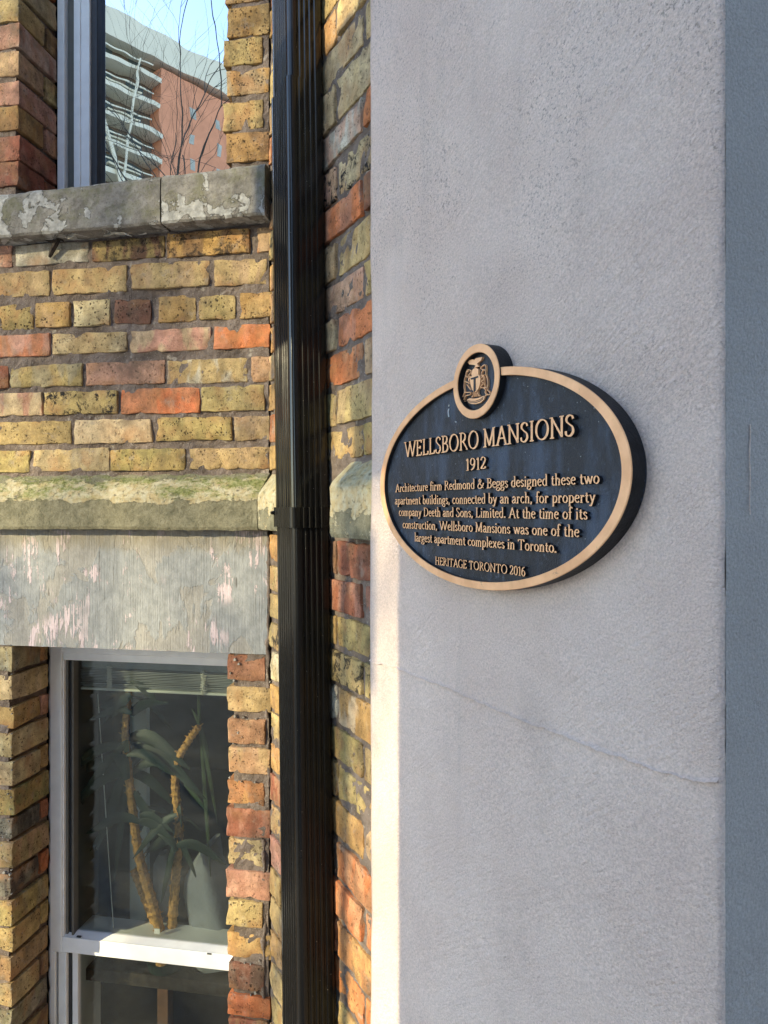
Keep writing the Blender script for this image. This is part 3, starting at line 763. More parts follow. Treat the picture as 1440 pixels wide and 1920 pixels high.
lcol = [('RD', 'BR', 'RD', 'BR'), ('RD', 'BR', 'RD', 'PK'), ('YO', 'YO', 'Y', 'OC'), ('Y', 'DK', 'Y', 'YO'), ('OC', 'WH', 'Y', 'WH'), ('YO', 'OC', 'Y', 'BR'), ('YO', 'YO', 'OC', 'Y'),
        ('OC', 'YO', 'TN', 'OC'), ('OR', 'BR', 'OR', 'TN'), ('OR', 'OC', 'OR', 'TN'), ('OC', 'BR', 'TN', 'OR'), ('OR', 'BR', 'OR', 'OC')]
for i in range(len(zRl) - 1):
    c = lcol[i] if i < len(lcol) else (rc(), rc(), rc(), rc())
    course(zRl[i], zRl[i + 1], i % 2 == 0, c[1], c[0], c[2], c[3], ['OC', 'Y', 'Y', 'Y', 'CR', 'OC', 'Y', 'OC', 'RD', 'Y', 'PK', 'Y', 'Y'][i % 13], .9 if i == 3 else .08)
# ledge on the return wall, cut out round the downspout
xP1 = R.x(613, -.004); xP0 = xP1 - .104
zt, ze, zb = R.z(660, 866, 0), R.z(655, 905, -.032), R.z(655, 1014, -.032)
ledr = dense([(-.030, zb + .003), (-.033, zb + .010), (-.033, ze - .006), (-.028, ze + .004), (.006, zt), (.05, zt), (.05, zb + .02), (.0, zb + .002)], .008)
zt2, ze2, zb2 = R.z(515, 888, 0), R.z(505, 925, -.03), R.z(505, 997, -.03)
ledl = dense([(-.030, zb2 + .003), (-.033, zb2 + .010), (-.033, ze2 - .006), (-.028, ze2 + .004), (.006, zt2), (.05, zt2), (.05, zb2 + .02), (.0, zb2 + .002)], .008)
def same(a, b):
    return b if len(a) == len(b) else [b[min(len(b) - 1, int(i * len(b) / len(a)))] for i in range(len(a))]
stone('ledge_stone', rw, ledr, ledr, R.x(619, -.033), XR1 + .0, M['ledge_cream'], 40, 21, .0018)
lo = stone('ledge_stone', rw, ledl, ledl, .0035, xP0 - .004, M['ledge_cream'], 40, 22, .0018)
k = -math.tan(math.radians(90 - 126.6 / 2))
for v in lo.data.vertices:
    xr = v.co.x + lo.location.x; y = v.co.y + lo.location.y
    if xr < .04: v.co.x += (y * k) * (.04 - xr) / .04
mb = MB()
for (p0, p1) in ((1005, 1240), (1250, 1290), (1330, 1345), (1386, 1475), (1573, 1650), (1700, 1830), (1850, 1905)):
    pts = []; n = max(4, int((p1 - p0) / 6))
    for i in range(n):
        py = p0 + (p1 - p0) * i / (n - 1)
        x, z = W.L(502 if p0 < 1500 else 494, py); pts.append((x + nz1((0, 0, z), 30, 3) * .005, .003 + nz1((0, 0, z), 45, 5) * .004, z))
    mb.tube(pts, [.0042 + .005 * nz1(p, 70, 7) for p in pts], 6)
mb.build('mortar_smear', M['mortar'], wall, True)

# ------------------------------------------------------------------ stucco pier
YS = -.038
xC = R.x(1350, YS)
pier = thing('stucco_pier', 'pale grey rendered pier carrying the oval plaque, with a diagonal crack', 'pier', R, (xS, YS, 0))
def stucco_front():
    w = xC - xS; H = 3.5; nx, nzz = 60, 480; rr = .006
    xs = [w * i / nx for i in range(nx)] + [w - rr * .6, w - rr * .25]
    V = []; Fc = []; seed = 31
    def rag(z): return nz1((0, 0, z), 120, 8) * .0007 + nz1((0, 0, z), 5, 5) * .0006
    nxx = len(xs)
    for k in range(nzz + 1):
        z = H * k / nzz
        for i, x in enumerate(xs):
            y = nz1((x, 0, z), 3, seed) * .004 + nz1((x, 0, z), 14, seed) * .0012
            if i >= nx: y += (.0012, .0028)[i - nx] ; x += rag(z) * .8
            if i == 0: y += .002
            V.append((x, y, z))
        V.append((w + rag(z), rr, z))
    q = nxx + 1
    for k in range(nzz):
        for i in range(nxx):
            a = k * q + i; Fc.append((a, a + 1, a + q + 1, a + q))
    b = len(V)
    for k in range(nzz + 1): V += [(0, .2, H * k / nzz), (w - .012, .2, H * k / nzz), (w - .012, .012, H * k / nzz)]
    for k in range(nzz):
        l0, l1, r0, r1 = k * q, (k + 1) * q, k * q + nxx, (k + 1) * q + nxx; c0, c1 = b + 3 * k, b + 3 * k + 3
        Fc += [(l0, l1, c1, c0), (r0, c0 + 2, c1 + 2, r1), (c0 + 2, c0 + 1, c1 + 1, c1 + 2), (c0, c1, c1 + 1, c0 + 1)]
    return obj('front_face', mesh('front_face', V, Fc, True), M['stucco'], pier)
stucco_front()
w = xC - xS
def shaded_side():
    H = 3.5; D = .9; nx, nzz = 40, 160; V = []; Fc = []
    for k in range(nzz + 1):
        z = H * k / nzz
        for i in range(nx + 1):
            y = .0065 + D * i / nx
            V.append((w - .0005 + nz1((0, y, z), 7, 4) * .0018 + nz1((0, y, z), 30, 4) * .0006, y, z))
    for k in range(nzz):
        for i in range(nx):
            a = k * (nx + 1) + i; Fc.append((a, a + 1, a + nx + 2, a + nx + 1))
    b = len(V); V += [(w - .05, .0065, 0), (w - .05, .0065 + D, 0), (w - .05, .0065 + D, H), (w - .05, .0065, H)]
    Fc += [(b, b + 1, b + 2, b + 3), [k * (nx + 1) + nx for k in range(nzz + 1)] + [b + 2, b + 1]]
    return obj('side_face', mesh('side_face', V, Fc, True), M['stucco_shaded'], pier)
sf = shaded_side(); sf['label'] = 'side of the pier with its shade put into a darker colour'
mb = MB(); mb.box(.01, w - .06, .2001, .9, 0, 3.5); mb.build('pier_core', M['stucco'], pier)
def R3(px, py, y): x, z = R.L(px, py, y); return Vector((x, y, z))
# crack
def crack(pts, wd, hgt, name):
    P = []
    for (a, b) in zip(pts, pts[1:]):
        n = max(2, int(math.hypot(b[0] - a[0], b[1] - a[1]) / 4))
        for i in range(n): P.append((a[0] + (b[0] - a[0]) * i / n, a[1] + (b[1] - a[1]) * i / n))
    P.append(pts[-1]); V = []; Fc = []
    for i, p in enumerate(P):
        x, z = R.L(p[0], p[1], YS); x -= xS
        z += nz1((x, 0, z), 60, 3) * .002 + nz1((x, 0, z), 200, 6) * .0012
        k = .5 + .8 * abs(nz1((x, 0, 0), 25, 9))
        y0 = nz1((x, 0, z), 3, 31) * .004 + nz1((x, 0, z), 14, 31) * .0012
        V += [(x, y0 + .0006, z + wd * 2.0 * k), (x, y0 - hgt * k, z + wd * .3 * k), (x, y0 - hgt * k * .9, z), (x, y0 + .0006, z - wd * .25)]
    for i in range(len(P) - 1):
        a = 4 * i; c = a + 4
        for j in range(3): Fc.append((a + j, a + j + 1, c + j + 1, c + j))
    return obj(name, mesh(name, V, Fc, False), M['stucco'], pier)
crack([(696, 1240), (745, 1252), (800, 1275), (850, 1293), (905, 1318), (950, 1338), (1000, 1358), (1045, 1374), (1100, 1395), (1150, 1413), (1200, 1432), (1250, 1450), (1300, 1462), (1348, 1468)], .0022, .0038, 'crack_lip')
# white drip on the shaded side
mb = MB()
pts = []
dX = Frame((R.world(xC, YS, 0).x, R.world(xC, YS, 0).y), -63.4 + 90)
for i in range(14):
    py = 795 + 170 * i / 13; x, z = dX.L(1405 + .6 * math.sin(i), py, 0); pts.append((w + .0006, x, z))
mb.tube(pts, [.0003 + .0003 * abs(math.sin(i * 1.9)) for i in range(14)], 5); mb.build('paint_drip', M['stucco'], pier)

# ------------------------------------------------------------------ downspout
dsp = thing('downspout', 'glossy black ribbed rectangular downspout in the corner, strapped to the stone ledge', 'downspout', R, (xP1 - .05, -.04, 0))
def pipe_section(w_, d_, ribs_front, ribs_side):
    """outline of the pipe, counter-clockwise from above; x 0..w_ (near end at w_), y -d_..0"""
    P = []
    rr = .009
    def edge(a, b, n, depth, groove):
        out = []
        A, B = Vector(a), Vector(b); d = (B - A); L = d.length; d.normalize(); nrm = Vector((d.y, -d.x))
        out.append(A)
        for i in range(n):
            c = L * (i + 1) / (n + 1); h = groove
            for (t, k) in ((-h, 0), (-h * .45, 1), (h * .45, 1), (h, 0)): out.append(A + d * (c + t) - nrm * depth * k)
        out.append(B); return out
    P += edge((rr, -d_), (w_ - rr, -d_), ribs_front, .0022, .0042)
    for t in (22, 45, 68): P.append(Vector((w_ - rr + rr * math.sin(math.radians(t)), -d_ + rr - rr * math.cos(math.radians(t)))))
    P += edge((w_, -d_ + rr), (w_, -rr), ribs_side, .0018, .0034)
    for t in (22, 45, 68): P.append(Vector((w_ - rr + rr * math.cos(math.radians(t)), -rr + rr * math.sin(math.radians(t)))))
    P += [Vector((w_ - rr, 0)), Vector((rr, 0)), Vector((.002, -.004)), Vector((0, -rr)), Vector((0, -d_ + rr)), Vector((.003, -d_ + .003))]
    return P
def pipe_piece(name, z0, z1, grow, mat, n=30, open_top=False):
    # x of the near end leans by a few millimetres down the wall, as in the photograph
    P = pipe_section(.103 + 2 * grow, .070 + 2 * grow, 6, 4); k = len(P); V = []; Fc = []
    for i in range(n + 1):
        z = z0 + (z1 - z0) * i / n
        f = (z - R.z(612, 600, -.004)) / 1.0
        dx = -.036 * f
        for p in P: V.append((p.x - .053 - grow + dx, p.y + .036 + grow * .2 + nz1((p.x, p.y, z), 3, 2) * .0008, z))
    for i in range(n):
        for j in range(k):
            j2 = (j + 1) % k; Fc.append((i * k + j, i * k + j2, (i + 1) * k + j2, (i + 1) * k + j))
    Fc.append(list(range(k))[::-1]); Fc.append([n * k + j for j in range(k)])
    m = mesh(name, V, Fc, False)
    for p in m.polygons: p.use_smooth = len(p.vertices) == 4
    o = obj(name, m, mat, dsp)
    e = o.modifiers.new('split', 'EDGE_SPLIT'); e.split_angle = math.radians(35)
    return o
zj = R.z(570, 118, -.06); zs1 = R.z(570, 951, -.06); zs0 = R.z(570, 990, -.06)
pipe_piece('upper_pipe', zj - .06, 3.6, -.0008, M['pipe'])
pipe_piece('middle_pipe', zs0 + .004, zj, .0009, M['pipe'])
pipe_piece('lower_pipe', .05, zs0 + .0035, .0002, M['pipe_dull'])
pipe_piece('strap', zs0, zs1, .0032, M['pipe_dull'], 4)
mb = MB()
fz = (R.z(570, 962, -.06))
for px, py in ((577, 963),):
    x, z = R.L(px, py, -.04); mb = MB()
    mb.tube([(.05 - .001, .0, z), (.05 + .0075, .0, z)], [.0042, .0042], 8); mb.tube([(.05 + .0075, 0, z), (.05 + .010, 0, z)], [.0026, .0016], 6)
mb.build('screw', M['pipe'], dsp); mb = MB()
mb.tube([(-.03, -.034 - .006, fz), (-.03, -.034 - .0125, fz)], [.0042, .0030], 8)
mb.build('screw', M['pipe'], dsp)

# ------------------------------------------------------------------ heritage plaque
pa_, pb_ = .2413, .1235; pcx, pcz = .9292, CAMZ + .0318
YPF = YS - .018                                   # front of the rim
plq = thing('heritage_plaque', 'oval dark bronze heritage plaque with copper rim and raised lettering on the stucco pier', 'plaque', R, (pcx, YS, pcz))
ccx, ccz, ca, cb = .9356 - pcx, CAMZ + .1436 - pcz, .0466, .0420
def ell(a, b, cx_=0, cz_=0, n=96): return [(cx_ + a * math.cos(2 * math.pi * i / n), cz_ + b * math.sin(2 * math.pi * i / n)) for i in range(n)]
def ring(mb, outer, inner, y0, y1, bev=.0015):
    """raised ring; outer/inner loops of (x,z); front at y0 (toward viewer), back y1"""
    n = len(outer); k = len(mb.v)
    def mid(o, i, t): return (o[0] + (i[0] - o[0]) * t, o[1] + (i[1] - o[1]) * t)
    loops = [[(o[0], y1, o[1]) for o in outer], [(o[0], y0 + bev, o[1]) for o in outer],
             [(*[mid(o, i, .12)[0]], y0, mid(o, i, .12)[1]) for o, i in zip(outer, inner)],
             [(mid(o, i, .9)[0], y0, mid(o, i, .9)[1]) for o, i in zip(outer, inner)],
             [(i[0], y0 + bev, i[1]) for i in inner], [(i[0], y1, i[1]) for i in inner]]
    V = [q for l in loops for q in l]; Fc = []
    for l in range(5):
        for i in range(n):
            j = (i + 1) % n; Fc.append((l * n + i, l * n + j, (l + 1) * n + j, (l + 1) * n + i))
    mb.add(V, Fc)
def disc(mb, loop, y0, y1, grow=0.0):
    n = len(loop); V = [(x, y0, z) for x, z in loop] + [(x * (1 + grow), y1, z * (1 + grow)) for x, z in loop]
    Fc = [list(range(n))[::-1], [n + i for i in range(n)]] + [(i, (i + 1) % n, n + (i + 1) % n, n + i) for i in range(n)]
    mb.add(V, Fc)
rimx, rimz = .0123, .0091
mb = MB(); disc(mb, ell(pa_ - .0008, pb_ - .0008), -.0118, -.001, .004); mb.build('backplate', M['bronze_dark'], plq)
mb = MB()
disc(mb, ell(ca - .0006, cb - .0006, ccx, ccz), -.0125, -.0012); mb.build('crest_plate', M['bronze_dark'], plq)
def copper_ring(name, outer, inner, y0, y1, skip=None):
    n = len(outer); V = []; Fc = []
    def md(o, i, t): return (o[0] + (i[0] - o[0]) * t, o[1] + (i[1] - o[1]) * t)
    for o, i in zip(outer, inner):
        a, b = md(o, i, .05), md(o, i, .95)
        V += [(o[0], y1, o[1]), (o[0], y0 + .001, o[1]), (a[0], y0, a[1]), (b[0], y0, b[1]), (i[0], y0 + .001, i[1]), (i[0], y1, i[1])]
    for q in range(n):
        r = (q + 1) % n
        if skip and skip(md(outer[q], inner[q], .5)): continue
        for j in range(5): Fc.append((6 * q + j, 6 * q + j + 1, 6 * r + j + 1, 6 * r + j))
    o = obj(name, mesh(name, V, Fc), M['bronze'], plq)
    # the edges of the casting are dark, only its face is polished
    o.data.materials.append(M['bronze_edge'])
    for p in o.data.polygons:
        j = [v % 6 for v in p.vertices]
        if set(j) <= {0, 1} or set(j) <= {4, 5}: p.material_index = 1
    return o
N = 240
in_crest = lambda q: ((q[0] - ccx) / (ca - .004)) ** 2 + ((q[1] - ccz) / (cb - .004)) ** 2 < 1
copper_ring('rim', ell(pa_, pb_, 0, 0, N), ell(pa_ - rimx, pb_ - rimz, 0, 0, N), -.018, -.0005, in_crest)
copper_ring('crest_rim', ell(ca, cb, ccx, ccz, 80), ell(ca - .0092, cb - .0097, ccx, ccz, 80), -.0205, -.0007)

# --- lettering: a small broad-nib roman alphabet drawn as strokes
def cr(pts, closed=False, sub=5):
    P = [Vector(p) for p in pts]; n = len(P); out = []
    rng = range(n if closed else n - 1)
    for i in rng:
        p0 = P[(i - 1) % n] if closed else P[max(i - 1, 0)]; p1 = P[i]; p2 = P[(i + 1) % n]; p3 = P[(i + 2) % n] if closed else P[min(i + 2, n - 1)]
        for k in range(sub):
            t = k / sub
            out.append(.5 * ((2 * p1) + (p2 - p0) * t + (2 * p0 - 5 * p1 + 4 * p2 - p3) * t * t + (3 * p1 - p0 - 3 * p2 + p3) * t ** 3))
    out.append(P[0].copy() if closed else P[-1].copy())
    return out
def arc(cx_, cy_, rx, ry, a0, a1, n=14): return [(cx_ + rx * math.cos(math.radians(a0 + (a1 - a0) * i / n)), cy_ + ry * math.sin(math.radians(a0 + (a1 - a0) * i / n))) for i in range(n + 1)]
def l(*p): return ('l', p)
def c(*p): return ('c', p)
def a(*q): return ('a', arc(*q))
def s(x, y, h=.13): return ('s', (x, y, h))
def d(x, y, r=.075): return ('d', (x, y, r))
XH = .64
G = {
 'W': (1.28, [l((.08, 1), (.38, 0)), l((.38, 0), (.64, .98)), l((.62, 1), (.92, 0)), l((.92, 0), (1.2, 1)), s(.08, 1), s(.62, 1, .1), s(1.2, 1, .1)]),
 'E': (.66, [l((.15, 0), (.15, 1)), l((.1, .98), (.56, .98), (.57, .82)), l((.15, .52), (.45, .52)), l((.46, .42), (.46, .62)), l((.1, .02), (.58, .02), (.62, .2)), s(.13, 0, .11), s(.13, 1, .11)]),
 'L': (.64, [l((.16, 0), (.16, 1)), l((.1, .02), (.56, .02), (.6, .22)), s(.16, 1), s(.13, 0, .1)]),
 'S': (.58, [c((.48, .8), (.42, .94), (.27, .99), (.12, .9), (.11, .72), (.27, .56), (.44, .42), (.48, .2), (.36, .03), (.2, .01), (.09, .08), (.06, .25))]),
 'B': (.68, [l((.16, 0), (.16, 1)), c((.12, .98), (.36, .98), (.52, .87), (.48, .64), (.34, .54), (.16, .53)), c((.3, .54), (.52, .46), (.6, .26), (.52, .07), (.34, .02), (.1, .02)), s(.12, 0, .1), s(.12, 1, .1)]),
 'O': (.92, [a(.46, .5, .37, .5, 0, 360, 28)]),
 'R': (.74, [l((.16, 0), (.16, 1)), c((.12, .98), (.36, .98), (.52, .86), (.5, .62), (.34, .5), (.16, .49)), l((.34, .5), (.7, .02)), s(.15, 0), s(.12, 1, .1), s(.7, .01, .07)]),
 'M': (1.0, [l((.17, .02), (.17, 1)), l((.15, 1), (.5, .05)), l((.5, .05), (.82, 1)), l((.84, 0), (.82, 1)), s(.16, 0), s(.12, 1, .1), s(.85, 0), s(.87, 1, .1)]),
 'A': (.82, [l((.1, 0), (.41, 1)), l((.41, 1.03), (.73, 0)), l((.22, .36), (.6, .36)), s(.1, 0), s(.73, 0)]),
 'N': (.88, [l((.15, 0), (.15, 1)), l((.13, 1), (.73, .02)), l((.73, 0), (.73, 1)), s(.15, 0), s(.11, 1, .1), s(.73, 1)]),
 'I': (.36, [l((.18, 0), (.18, 1)), s(.18, 0), s(.18, 1)]),
 'H': (.86, [l((.17, 0), (.17, 1)), l((.69, 0), (.69, 1)), l((.17, .52), (.69, .52)), s(.17, 0), s(.17, 1), s(.69, 0), s(.69, 1)]),
 'T': (.76, [l((.38, 0), (.38, 1)), l((.05, .8), (.08, .98), (.68, .98), (.71, .8)), s(.38, 0, .14)]),
 'G': (.86, [c((.74, .8), (.64, .95), (.47, 1), (.25, .93), (.1, .7), (.1, .34), (.24, .08), (.46, 0), (.62, .03), (.73, .12)), l((.73, .06), (.73, .42)), s(.73, .43, .13)]),
 'D': (.86, [l((.16, 0), (.16, 1)), c((.12, .98), (.4, .98), (.64, .85), (.75, .55), (.68, .22), (.46, .04), (.12, .02)), s(.13, 0, .1), s(.13, 1, .1)]),
 '&': (.9, [c((.82, .52), (.72, .3), (.5, .06), (.28, 0), (.1, .12), (.1, .32), (.26, .5), (.44, .66), (.48, .84), (.38, .97), (.26, .92), (.24, .76), (.36, .54), (.6, .22), (.82, .02)), s(.8, .53, .1)]),
 '1': (.42, [l((.23, 0), (.23, 1)), l((.08, .84), (.23, .97)), s(.23, 0)]),
 '9': (.56, [a(.27, .7, .2, .29, 0, 360, 20), c((.47, .72), (.46, .42), (.34, .12), (.12, .0))]),
 '2': (.56, [c((.07, .74), (.12, .93), (.28, 1), (.43, .9), (.43, .68), (.3, .42), (.06, .05)), l((.05, .05), (.42, .05), (.5, .2))]),
 '0': (.58, [a(.28, .5, .21, .5, 0, 360, 24)]),
 '6': (.56, [a(.28, .3, .2, .3, 0, 360, 20), c((.08, .3), (.1, .6), (.24, .88), (.45, 1))]),
 'a': (.5, [c((.1, .5), (.15, .61), (.26, XH), (.36, .55), (.37, .4), (.37, .12), (.43, .02), (.5, .06)), c((.37, .38), (.2, .33), (.07, .2), (.1, .04), (.22, .01), (.37, .12))]),
 'b': (.56, [l((.13, 1.06), (.13, .05)), a(.29, .31, .19, .31, 140, -140, 18), s(.1, 1.05, .08)]),
 'c': (.46, [c((.4, .52), (.32, .62), (.2, .6), (.08, .44), (.08, .2), (.2, .03), (.32, .03), (.42, .13))]),
 'd': (.56, [l((.43, 1.06), (.43, .02)), a(.27, .31, .19, .31, 40, 320, 18), s(.4, 1.05, .08), s(.47, .02, .07)]),
 'e': (.48, [l((.08, .36), (.42, .38)), c((.42, .38), (.38, .57), (.25, XH), (.1, .5), (.07, .28), (.16, .07), (.29, .01), (.42, .12))]),
 'f': (.34, [c((.36, 1.0), (.28, 1.06), (.19, 1.0), (.16, .85), (.16, .5), (.16, 0)), l((.02, .6), (.32, .6)), s(.16, 0, .12), d(.36, .98, .05)]),
 'g': (.5, [a(.23, .42, .16, .21, 0, 360, 16), c((.14, .24), (.08, .12), (.16, .05), (.34, .02), (.44, -.1), (.36, -.26), (.2, -.3), (.05, -.2), (.1, -.04), (.2, .03)), l((.34, .56), (.48, .62))]),
 'h': (.58, [l((.13, 0), (.13, 1.06)), c((.13, .45), (.24, .6), (.36, .62), (.44, .5), (.44, .3), (.44, 0)), s(.13, 0, .11), s(.44, 0, .11), s(.1, 1.05, .08)]),
 'i': (.28, [l((.14, 0), (.14, XH)), s(.14, 0, .11), s(.11, .62, .07), d(.14, .88)]),
 'l': (.28, [l((.14, 0), (.14, 1.06)), s(.14, 0, .11), s(.11, 1.05, .08)]),
 'm': (.86, [l((.13, 0), (.13, XH)), c((.13, .45), (.22, .59), (.33, .62), (.42, .5), (.42, .3), (.42, 0)), c((.42, .45), (.52, .59), (.62, .62), (.72, .5), (.72, .3), (.72, 0)), s(.13, 0, .1), s(.42, 0, .1), s(.72, 0, .1), s(.1, .62, .07)]),
 'n': (.58, [l((.13, 0), (.13, XH)), c((.13, .45), (.24, .59), (.36, .62), (.44, .5), (.44, .3), (.44, 0)), s(.13, 0, .11), s(.44, 0, .11), s(.1, .62, .07)]),
 'o': (.54, [a(.27, .315, .2, .31, 0, 360, 22)]),
 'p': (.56, [l((.13, -.3), (.13, XH)), a(.29, .32, .19, .31, 140, -140, 18), s(.13, -.3, .11), s(.1, .62, .07)]),
 'r': (.42, [l((.13, 0), (.13, XH)), c((.13, .42), (.22, .58), (.32, .61), (.38, .54)), s(.13, 0, .11), s(.1, .62, .07), d(.36, .54, .055)]),
 's': (.4, [c((.32, .5), (.26, .61), (.16, .62), (.08, .52), (.12, .4), (.24, .3), (.33, .18), (.28, .04), (.16, .01), (.06, .14))]),
 't': (.36, [c((.16, .84), (.16, .5), (.16, .16), (.2, .03), (.28, .02), (.34, .08)), l((.03, .6), (.32, .6))]),
 'u': (.58, [c((.13, .62), (.13, .3), (.15, .08), (.25, .01), (.36, .06), (.43, .17)), l((.43, .02), (.43, XH)), s(.1, .62, .08), s(.4, .62, .08), s(.48, .02, .06)]),
 'w': (.8, [l((.08, .62), (.26, 0)), l((.26, 0), (.42, .6)), l((.4, .62), (.58, 0)), l((.58, 0), (.74, .62)), s(.08, .62, .09), s(.4, .62, .07), s(.74, .62, .08)]),
 'x': (.56, [l((.1, .62), (.46, 0)), l((.1, 0), (.44, .62)), s(.1, .62, .09), s(.46, 0, .09), s(.1, 0, .08), s(.44, .62, .08)]),
 'y': (.56, [l((.1, .62), (.3, .02)), c((.47, .62), (.36, .28), (.24, -.1), (.16, -.27), (.06, -.27)), s(.1, .62, .09), s(.47, .62, .08), d(.07, -.25, .05)]),
 '.': (.26, [d(.12, .06, .08)]), ',': (.26, [d(.12, .06, .07), l((.15, .08), (.08, -.14))])}
THK, THN, NIB = .142, .058, math.radians(22)
def glyph_mesh(ch, H, wx, depth):
    adv, items = G[ch]; V = []; Fc = []; lay = 0
    def ribbon(P, closed=False, wide=None):
        nonlocal lay
        n = len(P); y0 = -depth - lay * .00006; lay += 1; b = len(V)
        for i, p in enumerate(P):
            if closed: t = P[(i + 1) % (n - 1)] - P[(i - 1) % (n - 1)]
            else: t = P[min(i + 1, n - 1)] - P[max(i - 1, 0)]
            if t.length < 1e-6: t = Vector((1, 0))
            t.normalize(); nr = Vector((-t.y, t.x))
            if wide: ww = wide
            else:
                ang = math.atan2(t.y, t.x); ww = THN + (THK - THN) * abs(math.sin(ang - math.pi + NIB)) ** 1.3
            for sg in (1, -1):
                q = p + nr * ww * .5 * sg
                V.append((q.x * H * wx, y0, q.y * H)); 
                q = p + nr * (ww * .5 + .025) * sg
                V.append((q.x * H * wx, 0, q.y * H))
        for i in range(n - 1):
            x, z = b + 4 * i, b + 4 * (i + 1)
            Fc.extend([(x, x + 2, z + 2, z), (x + 1, x, z, z + 1), (x + 2, x + 3, z + 3, z + 2)])
        Fc.extend([(b, b + 1, b + 3, b + 2), (b + 4 * n - 4, b + 4 * n - 2, b + 4 * n - 1, b + 4 * n - 3)])
    for kind, q in items:
        if kind == 'l':
            P = [Vector(p) for p in q]
            for u, w2 in zip(P, P[1:]): ribbon([u, w2])
        elif kind == 'c': ribbon(cr(q))
        elif kind == 'a':
            P = [Vector(p) for p in q]; cl = (P[0] - P[-1]).length < 1e-6; ribbon(P, cl)
        elif kind == 's': ribbon([Vector((q[0] - q[2], q[1])), Vector((q[0] + q[2], q[1]))], wide=.06)
        elif kind == 'd': ribbon([Vector((q[0] - q[2], q[1])), Vector((q[0], q[1])), Vector((q[0] + q[2], q[1]))], wide=q[2] * 2)
    m = mesh('letter', V, Fc); m.materials.append(M['bronze']); m.materials.append(M['bronze_edge'])
    for p in m.polygons:                       # only the faces are polished, the sides keep the dark patina
        if any(abs(V[i][1]) < 1e-9 for i in p.vertices): p.material_index = 1
    return m
GC = {}
def text_line(txt, x0, x1, zb, H, depth=.0036):
    """one line of raised letters between x0 and x1 (wall coordinates), baseline zb, cap height H"""
    tot = sum((G[ch][0] if ch != ' ' else .30) + .02 for ch in txt)
    wx = (x1 - x0) / (tot * H)
    ln = bpy.data.objects.new('text_line', None); col.objects.link(ln); ln.parent = plq
    ln.location = (x0 - pcx, -.0119, zb - pcz); ln.empty_display_size = .01
    x = 0
    for ch in txt:
        if ch == ' ': x += .32 * H * wx; continue
        key = (ch, round(H, 5), round(wx, 3))
        if key not in GC: GC[key] = glyph_mesh(ch, H, wx, depth)
        o = bpy.data.objects.new('letter', GC[key]); col.objects.link(o); o.parent = ln; o.location = (x, 0, 0)
        x += (G[ch][0] + .02) * H * wx
Z = CAMZ
text_line('WELLSBORO MANSIONS', .760, 1.0985, Z + .0685, .0198, .005)
text_line('1912', .908, .951, Z + .0442, .0134)
text_line('Architecture firm Redmond & Beggs designed these two', .731, 1.1295, Z + .0225, .0107)
text_line('apartment buildings, connected by an arch, for property', .7295, 1.1245, Z + .0054, .0107)
text_line('company Deeth and Sons, Limited. At the time of its', .741, 1.114, Z - .0102, .0107)
text_line('construction, Wellsboro Mansions was one of the', .752, 1.1030, Z - .0268, .0107)
text_line('largest apartment complexes in Toronto.', .785, 1.0710, Z - .0432, .0107)
text_line('HERITAGE TORONTO 2016', .8385, 1.0215, Z - .0702, .0094)

# --- crest: shield with a T, eagle on a mound, bear and beaver-like supporters, scroll
def E(px, py):                                       # enlarged-crop pixel -> plaque coordinates
    x, z = R.L(830 + px / 11.077, 640 + py / 11.077, YPF + .003); return Vector((x - pcx, z - pcz))
YC = -.0126
def poly(name, pts, h, mat, off=0.0):
    P = [E(*p) for p in pts]; n = len(P)
    V = [(p.x, YC - h, p.y) for p in P] + [(p.x, YC + .001, p.y) for p in P]
    Fc = [list(range(n)), [n + i for i in reversed(range(n))]] + [(i, n + i, n + (i + 1) % n, (i + 1) % n) for i in range(n)]
    return obj(name, mesh(name, V, Fc), mat, plq)
def lines(name, paths, wd, h, mat=None):
    V = []; Fc = []
    for li, path in enumerate(paths):
        P = cr([E(*p) for p in path], False, 4) if len(path) > 2 else [E(*p) for p in path]
        n = len(P); b = len(V); y = YC - h - li * .00005
        for i, p in enumerate(P):
            t = (P[min(i + 1, n - 1)] - P[max(i - 1, 0)]).normalized(); nr = Vector((-t.y, t.x)) * wd * .5
            V += [(p.x + nr.x, y, p.y + nr.y), (p.x + nr.x, YC + .001, p.y + nr.y), (p.x - nr.x, y, p.y - nr.y), (p.x - nr.x, YC + .001, p.y - nr.y)]
        for i in range(n - 1):
            x, z = b + 4 * i, b + 4 * (i + 1); Fc += [(x, x + 2, z + 2, z), (x + 1, x, z, z + 1), (x + 2, x + 3, z + 3, z + 2)]
    return obj(name, mesh(name, V, Fc), mat or M['bronze'], plq)
shield = poly('crest_shield', [(575, 735), (760, 690), (790, 760), (780, 900), (745, 1000), (690, 1060), (620, 1010), (585, 900)], .003, M['bronze'])
t_ = poly('crest_letter', [(598, 765), (748, 718), (748, 752), (696, 772), (696, 1025), (676, 1045), (655, 1025), (655, 785), (598, 800)], .0034, M['bronze_dark'])
poly('crest_mound', [(600, 690), (605, 620), (640, 570), (700, 555), (745, 580), (745, 640), (740, 685), (610, 730)], .0027, M['bronze'])
poly('crest_eagle', [(520, 430), (560, 395), (620, 375), (665, 385), (700, 350), (825, 325), (815, 385), (760, 430), (725, 455), (740, 500), (770, 520), (745, 530), (700, 530), (680, 570), (665, 555), (690, 500), (650, 490), (560, 480)], .003, M['bronze'])
